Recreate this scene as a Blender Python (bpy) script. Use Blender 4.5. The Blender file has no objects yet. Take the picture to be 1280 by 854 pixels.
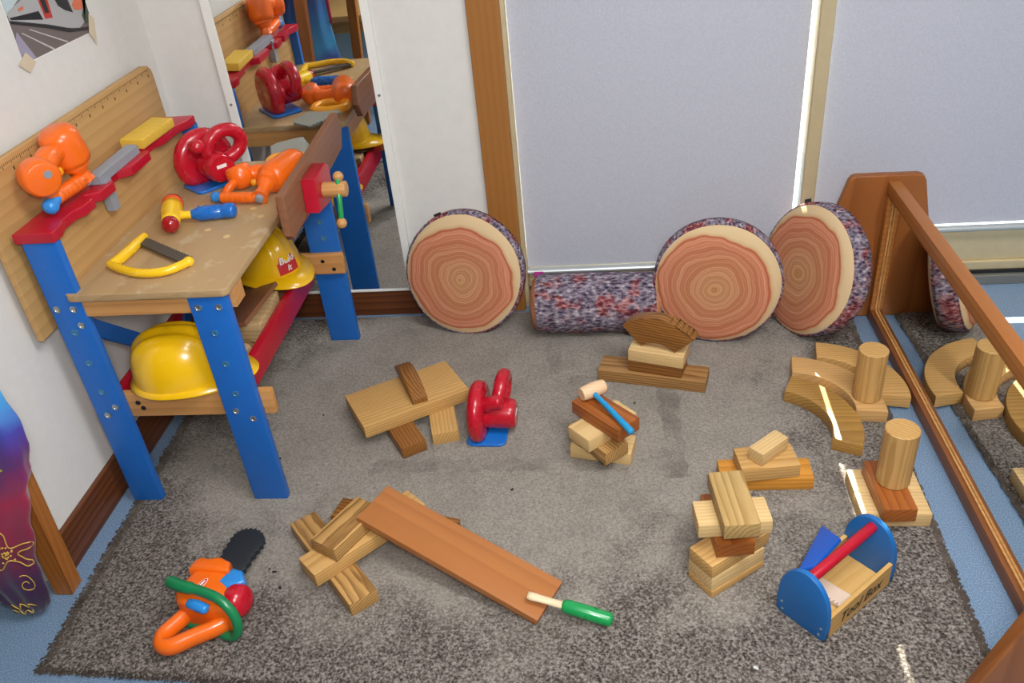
import bpy, bmesh, math, random
from mathutils import Vector, Matrix, noise as mnoise
R_ = random.Random(7)
C = bpy.context.scene.collection
S = bpy.context.scene
PI = math.pi

# ------------------------------------------------------------ camera
cam = bpy.data.cameras.new('camera')
cam.sensor_width = 36.0
cam.lens = 30.16
cam.clip_start = 0.02
cam_o = bpy.data.objects.new('camera', cam)
C.objects.link(cam_o)
yaw, tilt, roll = -0.133261, 0.576188, 0.10288
fwd = Vector((math.sin(yaw)*math.cos(tilt), math.cos(yaw)*math.cos(tilt), -math.sin(tilt)))
rt = Vector((math.cos(yaw), -math.sin(yaw), 0))
dn = fwd.cross(rt)
rt2 = rt*math.cos(roll) + dn*math.sin(roll)
dn2 = fwd.cross(rt2)
up2 = -dn2
M = Matrix((rt2, up2, -fwd)).transposed().to_4x4()
M.translation = Vector((1.196, -2.266, 1.37))
cam_o.matrix_world = M
S.camera = cam_o

# ------------------------------------------------------------ world, sun, lamps, exposure
w = bpy.data.worlds.new('world')
S.world = w
w.use_nodes = True
bg = w.node_tree.nodes['Background']
bg.inputs[0].default_value = (0.80, 0.90, 1.0, 1)
bg.inputs[1].default_value = 2.2

def lamp(name, kind, loc, energy, color=(1, 1, 1), target=None, **kw):
    l = bpy.data.lights.new(name, kind)
    l.energy = energy
    l.color = color
    for k, v in kw.items():
        setattr(l, k, v)
    o = bpy.data.objects.new(name, l)
    C.objects.link(o)
    o.location = loc
    if target is not None:
        o.rotation_euler = (Vector(target) - Vector(loc)).to_track_quat('-Z', 'Y').to_euler()
    return o

sun_dir = Vector((-0.03, -1.0, -0.78)).normalized()      # low winter sun behind the blinds
lamp('sun', 'SUN', (1.9, 4, 4), 24.0, (1.0, 0.93, 0.80), target=Vector((1.9, 4, 4)) + sun_dir, angle=0.006)
lamp('overhead_fill', 'AREA', (1.95, -1.75, 2.52), 36.0, (0.97, 1.0, 1.01), target=(1.95, -1.75, 0), shape='RECTANGLE', size=1.3, size_y=0.7)  # unseen soft fill added overhead to brighten the room
lamp('camera_flash', 'AREA', (1.26, -2.30, 1.50), 17.0, (0.99, 1.0, 0.99), target=(0.95, -0.75, 0.15), shape='DISK', size=0.30)

S.view_settings.view_transform = 'Standard'
S.view_settings.look = 'None'
S.view_settings.gamma = 1.0
S.view_settings.use_curve_mapping = False
S.view_settings.exposure = 0.58
S.cycles.max_bounces = 10
S.cycles.diffuse_bounces = 4
S.cycles.sample_clamp_indirect = 6.0
S.cycles.caustics_refractive = False
S.cycles.blur_glossy = 0.0

# ------------------------------------------------------------ helpers: materials
def lin(h):
    if isinstance(h, str):
        h = h.lstrip('#')
        c = [int(h[i:i+2], 16)/255 for i in (0, 2, 4)]
    else:
        c = [v/255 for v in h]
    return tuple((v/12.92 if v <= 0.04045 else ((v+0.055)/1.055)**2.4) for v in c) + (1,)

class NT:
    def __init__(s, name):
        s.m = bpy.data.materials.new(name)
        s.m.use_nodes = True
        s.t = s.m.node_tree
        s.b = s.t.nodes['Principled BSDF']
    def n(s, typ, **kw):
        nd = s.t.nodes.new(typ)
        for k, v in kw.items():
            if k.startswith('i_'):
                nd.inputs[k[2:].replace('_', ' ')].default_value = v
            else:
                setattr(nd, k, v)
        return nd
    def l(s, a, b):
        s.t.links.new(a, b)
    def ramp(s, fac, stops, interp='LINEAR'):
        r = s.n('ShaderNodeValToRGB')
        r.color_ramp.interpolation = interp
        e = r.color_ramp.elements
        while len(e) < len(stops):
            e.new(0.5)
        for k, (p, c) in enumerate(stops):
            e[k].position = p
            e[k].color = c if len(c) == 4 else (*c, 1)
        s.l(fac, r.inputs[0])
        return r.outputs[0]
    def mix(s, fac, a, b, mode='MIX'):
        m = s.n('ShaderNodeMix', data_type='RGBA', blend_type=mode)
        for sock, v in ((m.inputs[0], fac), (m.inputs[6], a), (m.inputs[7], b)):
            if hasattr(v, 'is_linked'):
                s.l(v, sock)
            else:
                sock.default_value = v
        return m.outputs[2]
    def math(s, op, a, b=None, c=None):
        m = s.n('ShaderNodeMath', operation=op)
        for k, v in enumerate((a, b, c)):
            if v is None:
                continue
            if hasattr(v, 'is_linked'):
                s.l(v, m.inputs[k])
            else:
                m.inputs[k].default_value = v
        return m.outputs[0]
    def noise(s, vec, scale, detail=3, rough=0.55, dist=0.0):
        nd = s.n('ShaderNodeTexNoise')
        nd.inputs['Scale'].default_value = scale
        nd.inputs['Detail'].default_value = detail
        nd.inputs['Roughness'].default_value = rough
        nd.inputs['Distortion'].default_value = dist
        if vec is not None:
            s.l(vec, nd.inputs['Vector'])
        return nd.outputs['Fac']
    def bump(s, h, strength=0.3, dist=0.002):
        b = s.n('ShaderNodeBump')
        b.inputs['Strength'].default_value = strength
        b.inputs['Distance'].default_value = dist
        s.l(h, b.inputs['Height'])
        s.l(b.outputs[0], s.b.inputs['Normal'])
    axis = 'X'
    def obj_coords(s, scale=(1, 1, 1), rnd=0.0):
        tc = s.n('ShaderNodeTexCoord')
        src = tc.outputs['Object']
        if s.axis != 'X':
            r0 = s.n('ShaderNodeMapping')
            r0.inputs['Rotation'].default_value = (0, PI/2, 0) if s.axis == 'Z' else (0, 0, -PI/2)
            s.l(src, r0.inputs['Vector'])
            src = r0.outputs[0]
        mp = s.n('ShaderNodeMapping')
        mp.inputs['Scale'].default_value = scale
        s.l(src, mp.inputs['Vector'])
        if rnd:
            oi = s.n('ShaderNodeObjectInfo')
            cb = s.n('ShaderNodeCombineXYZ')
            a = s.math('MULTIPLY', oi.outputs['Random'], rnd)
            s.l(a, cb.inputs[0])
            f = s.math('FRACT', s.math('MULTIPLY', oi.outputs['Random'], 17.3))
            s.l(s.math('MULTIPLY', f, rnd), cb.inputs[1])
            f2 = s.math('FRACT', s.math('MULTIPLY', oi.outputs['Random'], 41.7))
            s.l(s.math('MULTIPLY', f2, rnd), cb.inputs[2])
            s.l(cb.outputs[0], mp.inputs['Location'])
        return mp.outputs[0]

def plain(name, col, rough=0.5, metal=0.0, coat=0.0, speck=0.0, spec=0.5):
    t = NT(name)
    v = t.obj_coords()
    nz = t.noise(v, 35, 4)
    c = lin(col)
    if speck:
        d = tuple(x*(1-speck) for x in c[:3]) + (1,)
        u = tuple(min(1, x*(1+speck*0.6)) for x in c[:3]) + (1,)
        t.l(t.ramp(nz, [(0.3, d), (0.7, u)]), t.b.inputs['Base Color'])
    else:
        t.b.inputs['Base Color'].default_value = c
    t.b.inputs['Metallic'].default_value = metal
    t.l(t.math('MULTIPLY_ADD', nz, 0.12, rough-0.06), t.b.inputs['Roughness'])
    t.b.inputs['Coat Weight'].default_value = coat
    t.b.inputs['Specular IOR Level'].default_value = spec
    return t.m

def wood(name, light, dark, ring=70.0, rough=0.5, contrast=1.0, stretch=0.12, rnd=3.0, spec=0.35, stain=None, axis='X'):
    """grain along local X: rings round an axis that lies off the piece"""
    t = NT(name)
    t.axis = axis
    v = t.obj_coords((stretch, 1, 1), rnd*0.05)
    wv = t.n('ShaderNodeTexWave', wave_type='RINGS', rings_direction='X', wave_profile='SAW')
    wv.inputs['Scale'].default_value = ring*0.55
    wv.inputs['Distortion'].default_value = 3.5
    wv.inputs['Detail'].default_value = 2.5
    wv.inputs['Detail Scale'].default_value = 1.3
    wv.inputs['Detail Roughness'].default_value = 0.6
    t.l(v, wv.inputs['Vector'])
    L, Dk = lin(light), lin(dark)
    mid = tuple(a*0.6+b*0.4 for a, b in zip(L, Dk))
    k = min(1.0, 0.8*contrast)
    lo = tuple(a*(1-k)+b*k for a, b in zip(L, Dk))
    c1 = t.ramp(wv.outputs['Fac'], [(0.0, L), (0.45, tuple(a*(1-k*0.3)+b*k*0.3 for a, b in zip(L, Dk))), (0.88, lo), (1.0, L)])
    fine = t.noise(t.obj_coords((18, 420, 420), rnd), 1.0, 3, 0.6)
    c2 = t.mix(t.math('MULTIPLY', t.ramp(fine, [(0.42, (0, 0, 0, 1)), (0.72, (1, 1, 1, 1))]), 0.35*contrast), c1, mid)
    big = t.noise(t.obj_coords((5, 14, 14), rnd), 1.0, 3, 0.6)
    c3 = t.mix(t.math('MULTIPLY', t.ramp(big, [(0.35, (0, 0, 0, 1)), (0.75, (1, 1, 1, 1))]), 0.30*contrast), c2, Dk)
    if stain:
        c3 = t.mix(t.ramp(t.noise(t.obj_coords((9, 9, 9), rnd), 2.0, 4, 0.6), [(0.56, (0, 0, 0, 1)), (0.66, (0.38, 0.38, 0.38, 1))]), c3, lin(stain))
    t.l(c3, t.b.inputs['Base Color'])
    t.b.inputs['Roughness'].default_value = rough
    t.b.inputs['Specular IOR Level'].default_value = spec
    t.bump(fine, 0.15, 0.0006)
    return t.m

# ------------------------------------------------------------ helpers: meshes
def setmat(bm_mesh, mat):
    for mm in (mat if isinstance(mat, (list, tuple)) else [mat]):
        bm_mesh.materials.append(mm)

def link_bm(name, bm, mat, parent=None, smooth=False, loc=None, rot=None, kind=None):
    me = bpy.data.meshes.new(name)
    bmesh.ops.recalc_face_normals(bm, faces=bm.faces)
    bm.to_mesh(me)
    bm.free()
    setmat(me, mat)
    if smooth:
        for p in me.polygons:
            p.use_smooth = True
        if smooth != True:
            try:
                me.set_sharp_from_angle(angle=math.radians(smooth))
            except Exception:
                pass
    o = bpy.data.objects.new(name, me)
    C.objects.link(o)
    if parent is not None:
        o.parent = parent
    if loc is not None:
        o.location = loc
    if rot is not None:
        o.rotation_euler = rot
    if kind:
        o['kind'] = kind
    return o

def tag(o, label, cat, group=None):
    o['label'] = label
    o['category'] = cat
    if group:
        o['group'] = group
    return o

def thing(name, label, cat, loc=(0, 0, 0), rotz=0.0, group=None):
    o = bpy.data.objects.new(name, None)
    o.empty_display_size = 0.05
    C.objects.link(o)
    o.location = loc
    o.rotation_euler = (0, 0, rotz)
    return tag(o, label, cat, group)

def struct(name, bm, mat, label=None, parent=None, smooth=False):
    o = link_bm(name, bm, mat, parent, smooth)
    o['kind'] = 'structure'
    if label:
        o['label'] = label
    return o

def add_box(bm, lo, hi, bev=0.0, seg=2, mat=0):
    lo, hi = Vector(lo), Vector(hi)
    g = bmesh.ops.create_cube(bm, size=1.0)
    vs = g['verts']
    c = (lo+hi)/2
    d = hi-lo
    for v in vs:
        v.co = Vector((v.co.x*d.x, v.co.y*d.y, v.co.z*d.z)) + c
    fs = {f for v in vs for f in v.link_faces}
    if bev > 0:
        es = {e for v in vs for e in v.link_edges}
        r = bmesh.ops.bevel(bm, geom=list(es), offset=bev, segments=seg, profile=0.6, affect='EDGES')
        fs |= set(r['faces'])
        fs = {f for f in fs if f.is_valid}
    for f in fs:
        f.material_index = mat
    return fs

def box(lo, hi, bev=0.0, seg=2):
    bm = bmesh.new()
    add_box(bm, lo, hi, bev, seg)
    return bm

def add_prism(bm, pts, n, h, bev=0.0, mat=0):
    """closed polygon pts (3D) extruded by vector n*h"""
    n = Vector(n).normalized()*h
    a = [bm.verts.new(Vector(p)) for p in pts]
    b = [bm.verts.new(Vector(p)+n) for p in pts]
    fs = [bm.faces.new(a[::-1]), bm.faces.new(b)]
    k = len(a)
    for i in range(k):
        fs.append(bm.faces.new((a[i], a[(i+1) % k], b[(i+1) % k], b[i])))
    bmesh.ops.recalc_face_normals(bm, faces=fs)
    if bev > 0:
        es = set(fs[0].edges) | set(fs[1].edges)
        r = bmesh.ops.bevel(bm, geom=list(es), offset=bev, segments=3, profile=0.5, affect='EDGES')
        fs = [f for f in set(fs) | set(r['faces']) if f.is_valid]
    for f in fs:
        f.material_index = mat
    return fs

def prism(pts, n, h, bev=0.0):
    bm = bmesh.new()
    add_prism(bm, pts, n, h, bev)
    return bm

def spline(pts, sub=6, closed=False):
    P = [Vector(p) for p in pts]
    n = len(P)
    out = []
    rng = range(n) if closed else range(n-1)
    for i in rng:
        p0 = P[(i-1) % n] if (closed or i > 0) else P[0]
        p1, p2 = P[i], P[(i+1) % n]
        p3 = P[(i+2) % n] if (closed or i+2 < n) else P[n-1]
        for j in range(sub):
            t = j/sub
            out.append(0.5*((2*p1)+(p2-p0)*t+(2*p0-5*p1+4*p2-p3)*t*t+(3*p1-p0-3*p2+p3)*t**3))
    if not closed:
        out.append(P[-1])
    return out

def add_tube(bm, path, rad, seg=12, closed=False, flat=1.0, upv=None, cap=True, mat=0):
    """tube with radius list, optional flattening of the second axis"""
    P = [Vector(p) for p in path]
    n = len(P)
    rad = rad if isinstance(rad, (list, tuple)) else [rad]*n
    rings = []
    prev = None
    for i in range(n):
        if closed:
            t = P[(i+1) % n]-P[i-1]
        else:
            t = P[min(i+1, n-1)]-P[max(i-1, 0)]
        t.normalize()
        if prev is None:
            ref = Vector(upv) if upv is not None else (Vector((0, 0, 1)) if abs(t.z) < 0.9 else Vector((1, 0, 0)))
        else:
            ref = prev
        b = (ref - t*ref.dot(t)).normalized()
        prev = b
        c = t.cross(b)
        rings.append([bm.verts.new(P[i]+rad[i]*(math.cos(a)*c+math.sin(a)*b*flat)) for a in (2*PI*k/seg for k in range(seg))])
    fs = []
    for i in range(n if closed else n-1):
        A, B = rings[i], rings[(i+1) % n]
        for k in range(seg):
            fs.append(bm.faces.new((A[k], A[(k+1) % seg], B[(k+1) % seg], B[k])))
    if cap and not closed:
        fs.append(bm.faces.new(rings[0][::-1]))
        fs.append(bm.faces.new(rings[-1]))
    for f in fs:
        f.material_index = mat
    return fs

def round_ends(path, r):
    """path and radii with domed ends"""
    P = [Vector(p) for p in path]
    n = len(P)
    rr = list(r) if isinstance(r, (list, tuple)) else [r]*n
    t0 = (P[1]-P[0]).normalized()
    t1 = (P[-1]-P[-2]).normalized()
    a = [(P[0]-t0*rr[0]*0.6*math.sin(x), rr[0]*math.cos(x)) for x in (1.45, 1.1, 0.7, 0.35)]
    b = [(P[-1]+t1*rr[-1]*0.6*math.sin(x), rr[-1]*math.cos(x)) for x in (0.35, 0.7, 1.1, 1.45)]
    return [q for q, _ in a]+P+[q for q, _ in b], [q for _, q in a]+rr+[q for _, q in b]

def tube(path, rad, seg=12, closed=False, flat=1.0, upv=None, domed=False):
    bm = bmesh.new()
    if domed:
        path, rad = round_ends(path, rad)
    add_tube(bm, path, rad, seg, closed, flat, upv)
    return bm

def add_lathe(bm, prof, seg=32, origin=(0, 0, 0), axis=(0, 0, 1), mat=0, flatx=1.0):
    """prof: list of (radius, height) along axis; r=0 ends close"""
    ax = Vector(axis).normalized()
    q = ax.to_track_quat('Z', 'Y').to_matrix()
    o = Vector(origin)
    rings = []
    for r, h in prof:
        if r < 1e-6:
            rings.append([bm.verts.new(o+q @ Vector((0, 0, h)))])
        else:
            rings.append([bm.verts.new(o+q @ Vector((r*math.cos(2*PI*k/seg)*flatx, r*math.sin(2*PI*k/seg), h))) for k in range(seg)])
    fs = []
    for A, B in zip(rings, rings[1:]):
        for k in range(seg):
            k2 = (k+1) % seg
            if len(A) == 1 and len(B) > 1:
                fs.append(bm.faces.new((A[0], B[k2], B[k])))
            elif len(B) == 1 and len(A) > 1:
                fs.append(bm.faces.new((A[k], A[k2], B[0])))
            elif len(A) > 1:
                fs.append(bm.faces.new((A[k], A[k2], B[k2], B[k])))
    for f in fs:
        f.material_index = mat
    return fs

def lathe(prof, seg=32, origin=(0, 0, 0), axis=(0, 0, 1), flatx=1.0):
    bm = bmesh.new()
    add_lathe(bm, prof, seg, origin, axis, 0, flatx)
    return bm

def ball(c, r, scale=(1, 1, 1), rot=None, seg=20):
    bm = bmesh.new()
    bmesh.ops.create_uvsphere(bm, u_segments=seg, v_segments=seg//2+2, radius=r)
    for v in bm.verts:
        p = Vector((v.co.x*scale[0], v.co.y*scale[1], v.co.z*scale[2]))
        if rot is not None:
            p = rot @ p
        v.co = p+Vector(c)
    return bm

def cyl(a, b, r, bev=0.0, seg=24, r2=None):
    """capped cylinder from a to b with softened rims"""
    a, b = Vector(a), Vector(b)
    h = (b-a).length
    r2 = r if r2 is None else r2
    prof = [(0, 0), (r-bev, 0)]
    if bev > 0:
        prof += [(r-bev*0.3, bev*0.3), (r, bev), (r2, h-bev), (r2-bev*0.3, h-bev*0.3)]
    else:
        prof += [(r, 0), (r2, h)]
    prof += [(r2-bev, h), (0, h)]
    return lathe(prof, seg, a, b-a)

def text_mesh(name, s, size, mat, matrix, parent, shear=0.0, offset=0.0):
    cu = bpy.data.curves.new(name, 'FONT')
    cu.body = s
    cu.size = size
    cu.shear = shear
    cu.offset = offset
    cu.align_x = 'CENTER'
    cu.align_y = 'CENTER'
    cu.resolution_u = 2
    tmp = bpy.data.objects.new(name+'_src', cu)
    C.objects.link(tmp)
    dg = bpy.context.evaluated_depsgraph_get()
    me = bpy.data.meshes.new_from_object(tmp.evaluated_get(dg))
    bpy.data.objects.remove(tmp)
    me.materials.clear()
    me.materials.append(mat)
    me.transform(matrix)
    o = bpy.data.objects.new(name, me)
    C.objects.link(o)
    o.parent = parent
    return o

def part(name, bm, mat, parent, smooth=False, kind=None, label=None):
    """piece modelled in room coordinates, hung under its thing"""
    root = parent
    while root.parent is not None:
        root = root.parent
    bmesh.ops.translate(bm, verts=bm.verts, vec=-Vector(root.location))
    o = link_bm(name, bm, mat, parent, smooth, kind=kind)
    if label:
        o['label'] = label
    return o

# ------------------------------------------------------------ materials
M_wall = plain('wall_paint', '#D9D5D0', 0.6, speck=0.03, spec=0.2)
M_wall2 = plain('olive_wall_paint', '#8E9079', 0.7, speck=0.03)
M_ceil = plain('ceiling_paint', '#E8E5DE', 0.8)
M_base = wood('baseboard_timber', '#6E3D1F', '#3A1C0C', 40, 0.35, 0.9, 0.05, axis='Y')
M_base2 = wood('baseboard_timber_back', '#6E3D1F', '#3A1C0C', 40, 0.35, 0.9, 0.05)
M_stile = wood('window_timber', '#A06A34', '#84531F', 30, 0.4, 0.4, 0.04, axis='Z')
M_alu = plain('cream_aluminium', '#CDBA94', 0.38, 0.3, speck=0.05)
M_alu_dark = plain('grey_aluminium', '#8E8C86', 0.4, 0.6)
M_bar = plain('blind_bar_metal', '#C3C7C8', 0.35, 0.5)
M_black = plain('black_plastic', '#17181B', 0.45)
M_white = plain('white_plastic', '#E6E4DF', 0.4)
M_screw = plain('steel_bolt', '#B9BDBD', 0.3, 0.9)
M_bolt = plain('blue_bolt_plug', '#4D84A8', 0.35, 0.4)
M_blue = plain('blue_gloss_paint', '#1A64B8', 0.42, speck=0.05)
M_red = plain('red_gloss_paint', '#B3122A', 0.32, speck=0.05)
M_yellow_paint = wood('yellow_painted_wood', '#DDB444', '#C29A34', 30, 0.5, 0.25)
M_grey_pl = plain('grey_plastic', '#8C9098', 0.4)
M_grey_blade = plain('silver_grey_plastic', '#8E8F86', 0.42)
M_dark_blade = plain('dark_grey_plastic', '#4B463E', 0.45)
M_chain = plain('charcoal_plastic', '#22262C', 0.5)
M_orange = plain('orange_plastic', '#F06A14', 0.3, coat=0.2)
M_orange2 = plain('amber_orange_plastic', '#F09A16', 0.3, coat=0.2)
M_redp = plain('red_plastic', '#B81026', 0.27, coat=0.25)
M_redd = plain('dark_red_plastic', '#9C0F16', 0.22, coat=0.4)
M_bluep = plain('blue_plastic', '#1567BC', 0.3, coat=0.2)
M_bluel = plain('light_blue_plastic', '#2A86D2', 0.3, coat=0.2)
M_greenp = plain('green_plastic', '#157A49', 0.35, coat=0.15)
M_yellow = plain('yellow_plastic', '#F3C11C', 0.26, coat=0.3)
M_helmet = plain('helmet_yellow_plastic', '#EFB90E', 0.24, coat=0.25)
M_sticker = plain('red_sticker', '#C32A35', 0.4)
M_logo_w = plain('logo_white', '#E9E6E0', 0.4)
M_table = wood('workbench_plywood', '#B5956C', '#8E7048', 25, 0.4, 0.45, 0.15, stain='#CDBB9C', axis='Y')
M_panel = wood('workbench_panel', '#BF9660', '#9A703E', 24, 0.45, 0.5, 0.08, axis='Y')
M_rail = wood('workbench_rail', '#CB9358', '#A46C34', 32, 0.45, 0.5, 0.08)
M_jaw = wood('vise_jaw_timber', '#8C5C40', '#6A402C', 26, 0.45, 0.4, 0.06, axis='Y')
M_beech = wood('beech_turned', '#C8935A', '#A06C36', 60, 0.4, 0.5)
M_greenpaint = plain('green_gloss_paint', '#16904A', 0.28, coat=0.3)
M_skyblue = plain('sky_blue_gloss_paint', '#1B8FC4', 0.3, coat=0.2)
M_toolblue = plain('toolbox_blue_paint', '#1B66AB', 0.42, speck=0.04)
M_toolblue2 = plain('saw_blue_paint', '#1559BD', 0.4, speck=0.04)
M_pinewood = wood('toolbox_ply', '#CDA262', '#B08242', 45, 0.5, 0.5)
M_ply_edge = wood('ply_edge', '#A98E74', '#7C6450', 60, 0.6, 0.6)
M_ruler = plain('pale_ruler', '#D3B9A6', 0.5, speck=0.04)
M_chisel = wood('pale_shaft', '#E5CFAB', '#C9AB7C', 60, 0.5, 0.4)
M_mallet = wood('pale_mallet', '#E6C19A', '#CFA074', 70, 0.5, 0.4)
M_pale = wood('pale_pine_block', '#DDBC86', '#B98D52', 85, 0.5, 0.7)
M_tan = wood('tan_pine_block', '#CFA366', '#A3753A', 75, 0.5, 0.9)
M_strip = wood('striped_pine_block', '#C89B5E', '#6E471F', 85, 0.45, 1.15)
M_olive = wood('knotty_tan_block', '#BE9C66', '#8A6830', 60, 0.5, 1.0)
M_streak = wood('streaky_brown_block', '#AE8350', '#6A431D', 75, 0.4, 1.15)
M_curve = wood('tan_brown_curve_block', '#B08646', '#7C5524', 75, 0.36, 0.9)
M_brown = wood('brown_oiled_block', '#98632F', '#5A3413', 80, 0.38, 1.0)
M_dkbrown = wood('dark_brown_block', '#A26C36', '#56330F', 90, 0.36, 1.2)
M_redbrown = wood('red_brown_block', '#A8602A', '#6B3210', 55, 0.34, 0.8)
M_orangeb = wood('orange_oiled_block', '#D4923A', '#A5661C', 60, 0.4, 0.8)
M_board = wood('copper_board', '#B0703E', '#8A5028', 26, 0.36, 0.5, 0.05)
M_beigeb = wood('beige_curve_block', '#CDA169', '#A8783E', 60, 0.5, 0.6)
M_mframe = wood('floor_mirror_timber', '#B27238', '#854A20', 34, 0.38, 0.7, 0.05, axis='Y')
M_mplate = wood('floor_mirror_end_timber', '#985A2C', '#6E3A16', 26, 0.38, 0.6, 0.1, axis='Z')
M_mrail = wood('floor_mirror_shaded_rail', '#84502A', '#5E3314', 34, 0.4, 0.6, 0.05, axis='Y')  # frame timber darkened in colour for the shaded bottom rail
M_rackleg = wood('rack_timber', '#AB6A30', '#7E4416', 40, 0.4, 0.7, 0.05, axis='Z')
M_drift = wood('driftwood', '#BFA076', '#937246', 45, 0.6, 0.7, 0.3)
M_bk = wood('brown_shelf_board', '#9C7A50', '#755632', 40, 0.5, 0.6, axis='X')

def mirror_mat():
    t = NT('mirror_silver')
    t.b.inputs['Base Color'].default_value = (0.86, 0.88, 0.87, 1)
    t.b.inputs['Metallic'].default_value = 1.0
    t.b.inputs['Roughness'].default_value = 0.004
    return t.m
M_mirror = mirror_mat()

def glass_mat():
    t = NT('window_glass')
    tr = t.n('ShaderNodeBsdfTransparent')
    tr.inputs[0].default_value = (0.90, 0.94, 0.93, 1)
    gl = t.n('ShaderNodeBsdfGlossy')
    gl.inputs['Roughness'].default_value = 0.02
    lw = t.n('ShaderNodeLayerWeight')
    lw.inputs[0].default_value = 0.3
    mx = t.n('ShaderNodeMixShader')
    t.l(t.math('MULTIPLY', lw.outputs['Fresnel'], 0.6), mx.inputs[0])
    t.l(tr.outputs[0], mx.inputs[1])
    t.l(gl.outputs[0], mx.inputs[2])
    t.l(mx.outputs[0], t.t.nodes['Material Output'].inputs[0])
    return t.m
M_glass = glass_mat()

def blind_mat():
    t = NT('blind_fabric')
    v = t.obj_coords((1, 1, 1))
    n1 = t.noise(t.obj_coords((300, 300, 300)), 1.0, 2)
    c = t.ramp(n1, [(0.3, lin('#B3B3BE')), (0.7, lin('#C0C0CB'))])
    t.l(c, t.b.inputs['Base Color'])
    t.b.inputs['Roughness'].default_value = 0.85
    t.b.inputs['Specular IOR Level'].default_value = 0.15
    t.bump(n1, 0.1, 0.0005)
    tr = t.n('ShaderNodeBsdfTranslucent')
    tr.inputs[0].default_value = lin('#9FA2B0')
    mx = t.n('ShaderNodeMixShader')
    mx.inputs[0].default_value = 0.008
    t.l(t.b.outputs[0], mx.inputs[1])
    t.l(tr.outputs[0], mx.inputs[2])
    t.l(mx.outputs[0], t.t.nodes['Material Output'].inputs[0])
    return t.m
M_blind = blind_mat()

def vinyl_mat():
    t = NT('blue_vinyl_floor')
    v = t.obj_coords()
    n1 = t.noise(v, 420, 2)
    n2 = t.noise(v, 6, 3)
    c = t.ramp(n1, [(0.34, lin('#5C728C')), (0.5, lin('#7289A4')), (0.68, lin('#90A7C0'))])
    t.l(t.mix(t.math('MULTIPLY', n2, 0.18), c, lin('#667A90')), t.b.inputs['Base Color'])
    t.b.inputs['Roughness'].default_value = 0.24
    t.b.inputs['Specular IOR Level'].default_value = 0.5
    t.bump(n1, 0.06, 0.0006)
    return t.m
M_vinyl = vinyl_mat()

def carpet_mat():
    t = NT('worn_carpet')
    tc = t.n('ShaderNodeTexCoord')
    o = tc.outputs['Object']
    # coarse fleck of the pile and finer fleck
    f1 = t.noise(o, 190, 2, 0.6)
    f2 = t.noise(o, 480, 2, 0.7)
    fl = t.math('ADD', t.math('MULTIPLY', f1, 0.78), t.math('MULTIPLY', f2, 0.22))
    pile = t.ramp(fl, [(0.36, lin('#3E3531')), (0.46, lin('#7A7069')), (0.54, lin('#A0958D')), (0.64, lin('#CBC1B9'))])
    flat = t.ramp(fl, [(0.33, lin('#A59A8F')), (0.5, lin('#C0B6AB')), (0.68, lin('#D6CEC4'))])
    # trodden, paler middle of the rug
    sx = t.n('ShaderNodeSeparateXYZ')
    t.l(o, sx.inputs[0])
    dx = t.math('DIVIDE', t.math('SUBTRACT', sx.outputs[0], 0.93), 0.96)
    dy = t.math('DIVIDE', t.math('SUBTRACT', sx.outputs[1], -0.50), 0.78)
    d = t.math('SQRT', t.math('ADD', t.math('MULTIPLY', dx, dx), t.math('MULTIPLY', dy, dy)))
    wob = t.math('MULTIPLY', t.math('SUBTRACT', t.noise(o, 4.5, 4, 0.6), 0.5), 1.0)
    wear = t.ramp(t.math('ADD', d, wob), [(0.70, (1, 1, 1, 1)), (1.18, (0, 0, 0, 1))])
    c = t.mix(wear, pile, flat)
    blot = t.noise(o, 9, 4, 0.6)
    c = t.mix(t.math('MULTIPLY', t.ramp(blot, [(0.45, (0, 0, 0, 1)), (0.72, (1, 1, 1, 1))]), 0.25), c, lin('#7E7268'))
    # patchy darker bands across the carpet
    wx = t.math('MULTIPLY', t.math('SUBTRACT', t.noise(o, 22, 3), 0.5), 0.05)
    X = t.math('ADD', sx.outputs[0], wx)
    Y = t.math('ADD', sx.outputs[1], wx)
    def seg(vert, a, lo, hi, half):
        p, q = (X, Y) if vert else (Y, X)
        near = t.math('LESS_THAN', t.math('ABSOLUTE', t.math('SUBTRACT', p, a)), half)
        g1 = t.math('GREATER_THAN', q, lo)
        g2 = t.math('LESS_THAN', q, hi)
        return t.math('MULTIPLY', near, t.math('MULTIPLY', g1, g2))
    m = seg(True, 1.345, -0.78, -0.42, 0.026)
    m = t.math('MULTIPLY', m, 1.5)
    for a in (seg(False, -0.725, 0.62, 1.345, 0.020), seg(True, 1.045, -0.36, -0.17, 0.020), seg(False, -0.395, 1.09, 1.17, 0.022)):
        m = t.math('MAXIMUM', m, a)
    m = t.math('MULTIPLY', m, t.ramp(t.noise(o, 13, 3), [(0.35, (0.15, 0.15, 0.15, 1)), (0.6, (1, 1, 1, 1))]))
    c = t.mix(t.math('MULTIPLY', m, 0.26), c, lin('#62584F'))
    t.l(c, t.b.inputs['Base Color'])
    t.b.inputs['Roughness'].default_value = 0.95
    t.b.inputs['Specular IOR Level'].default_value = 0.1
    t.b.inputs['Sheen Weight'].default_value = 0.1
    t.bump(fl, 0.75, 0.006)
    return t.m
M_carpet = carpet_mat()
M_tuft = plain('carpet_tuft', '#6B5F56', 0.95, speck=0.4, spec=0.1)

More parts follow.
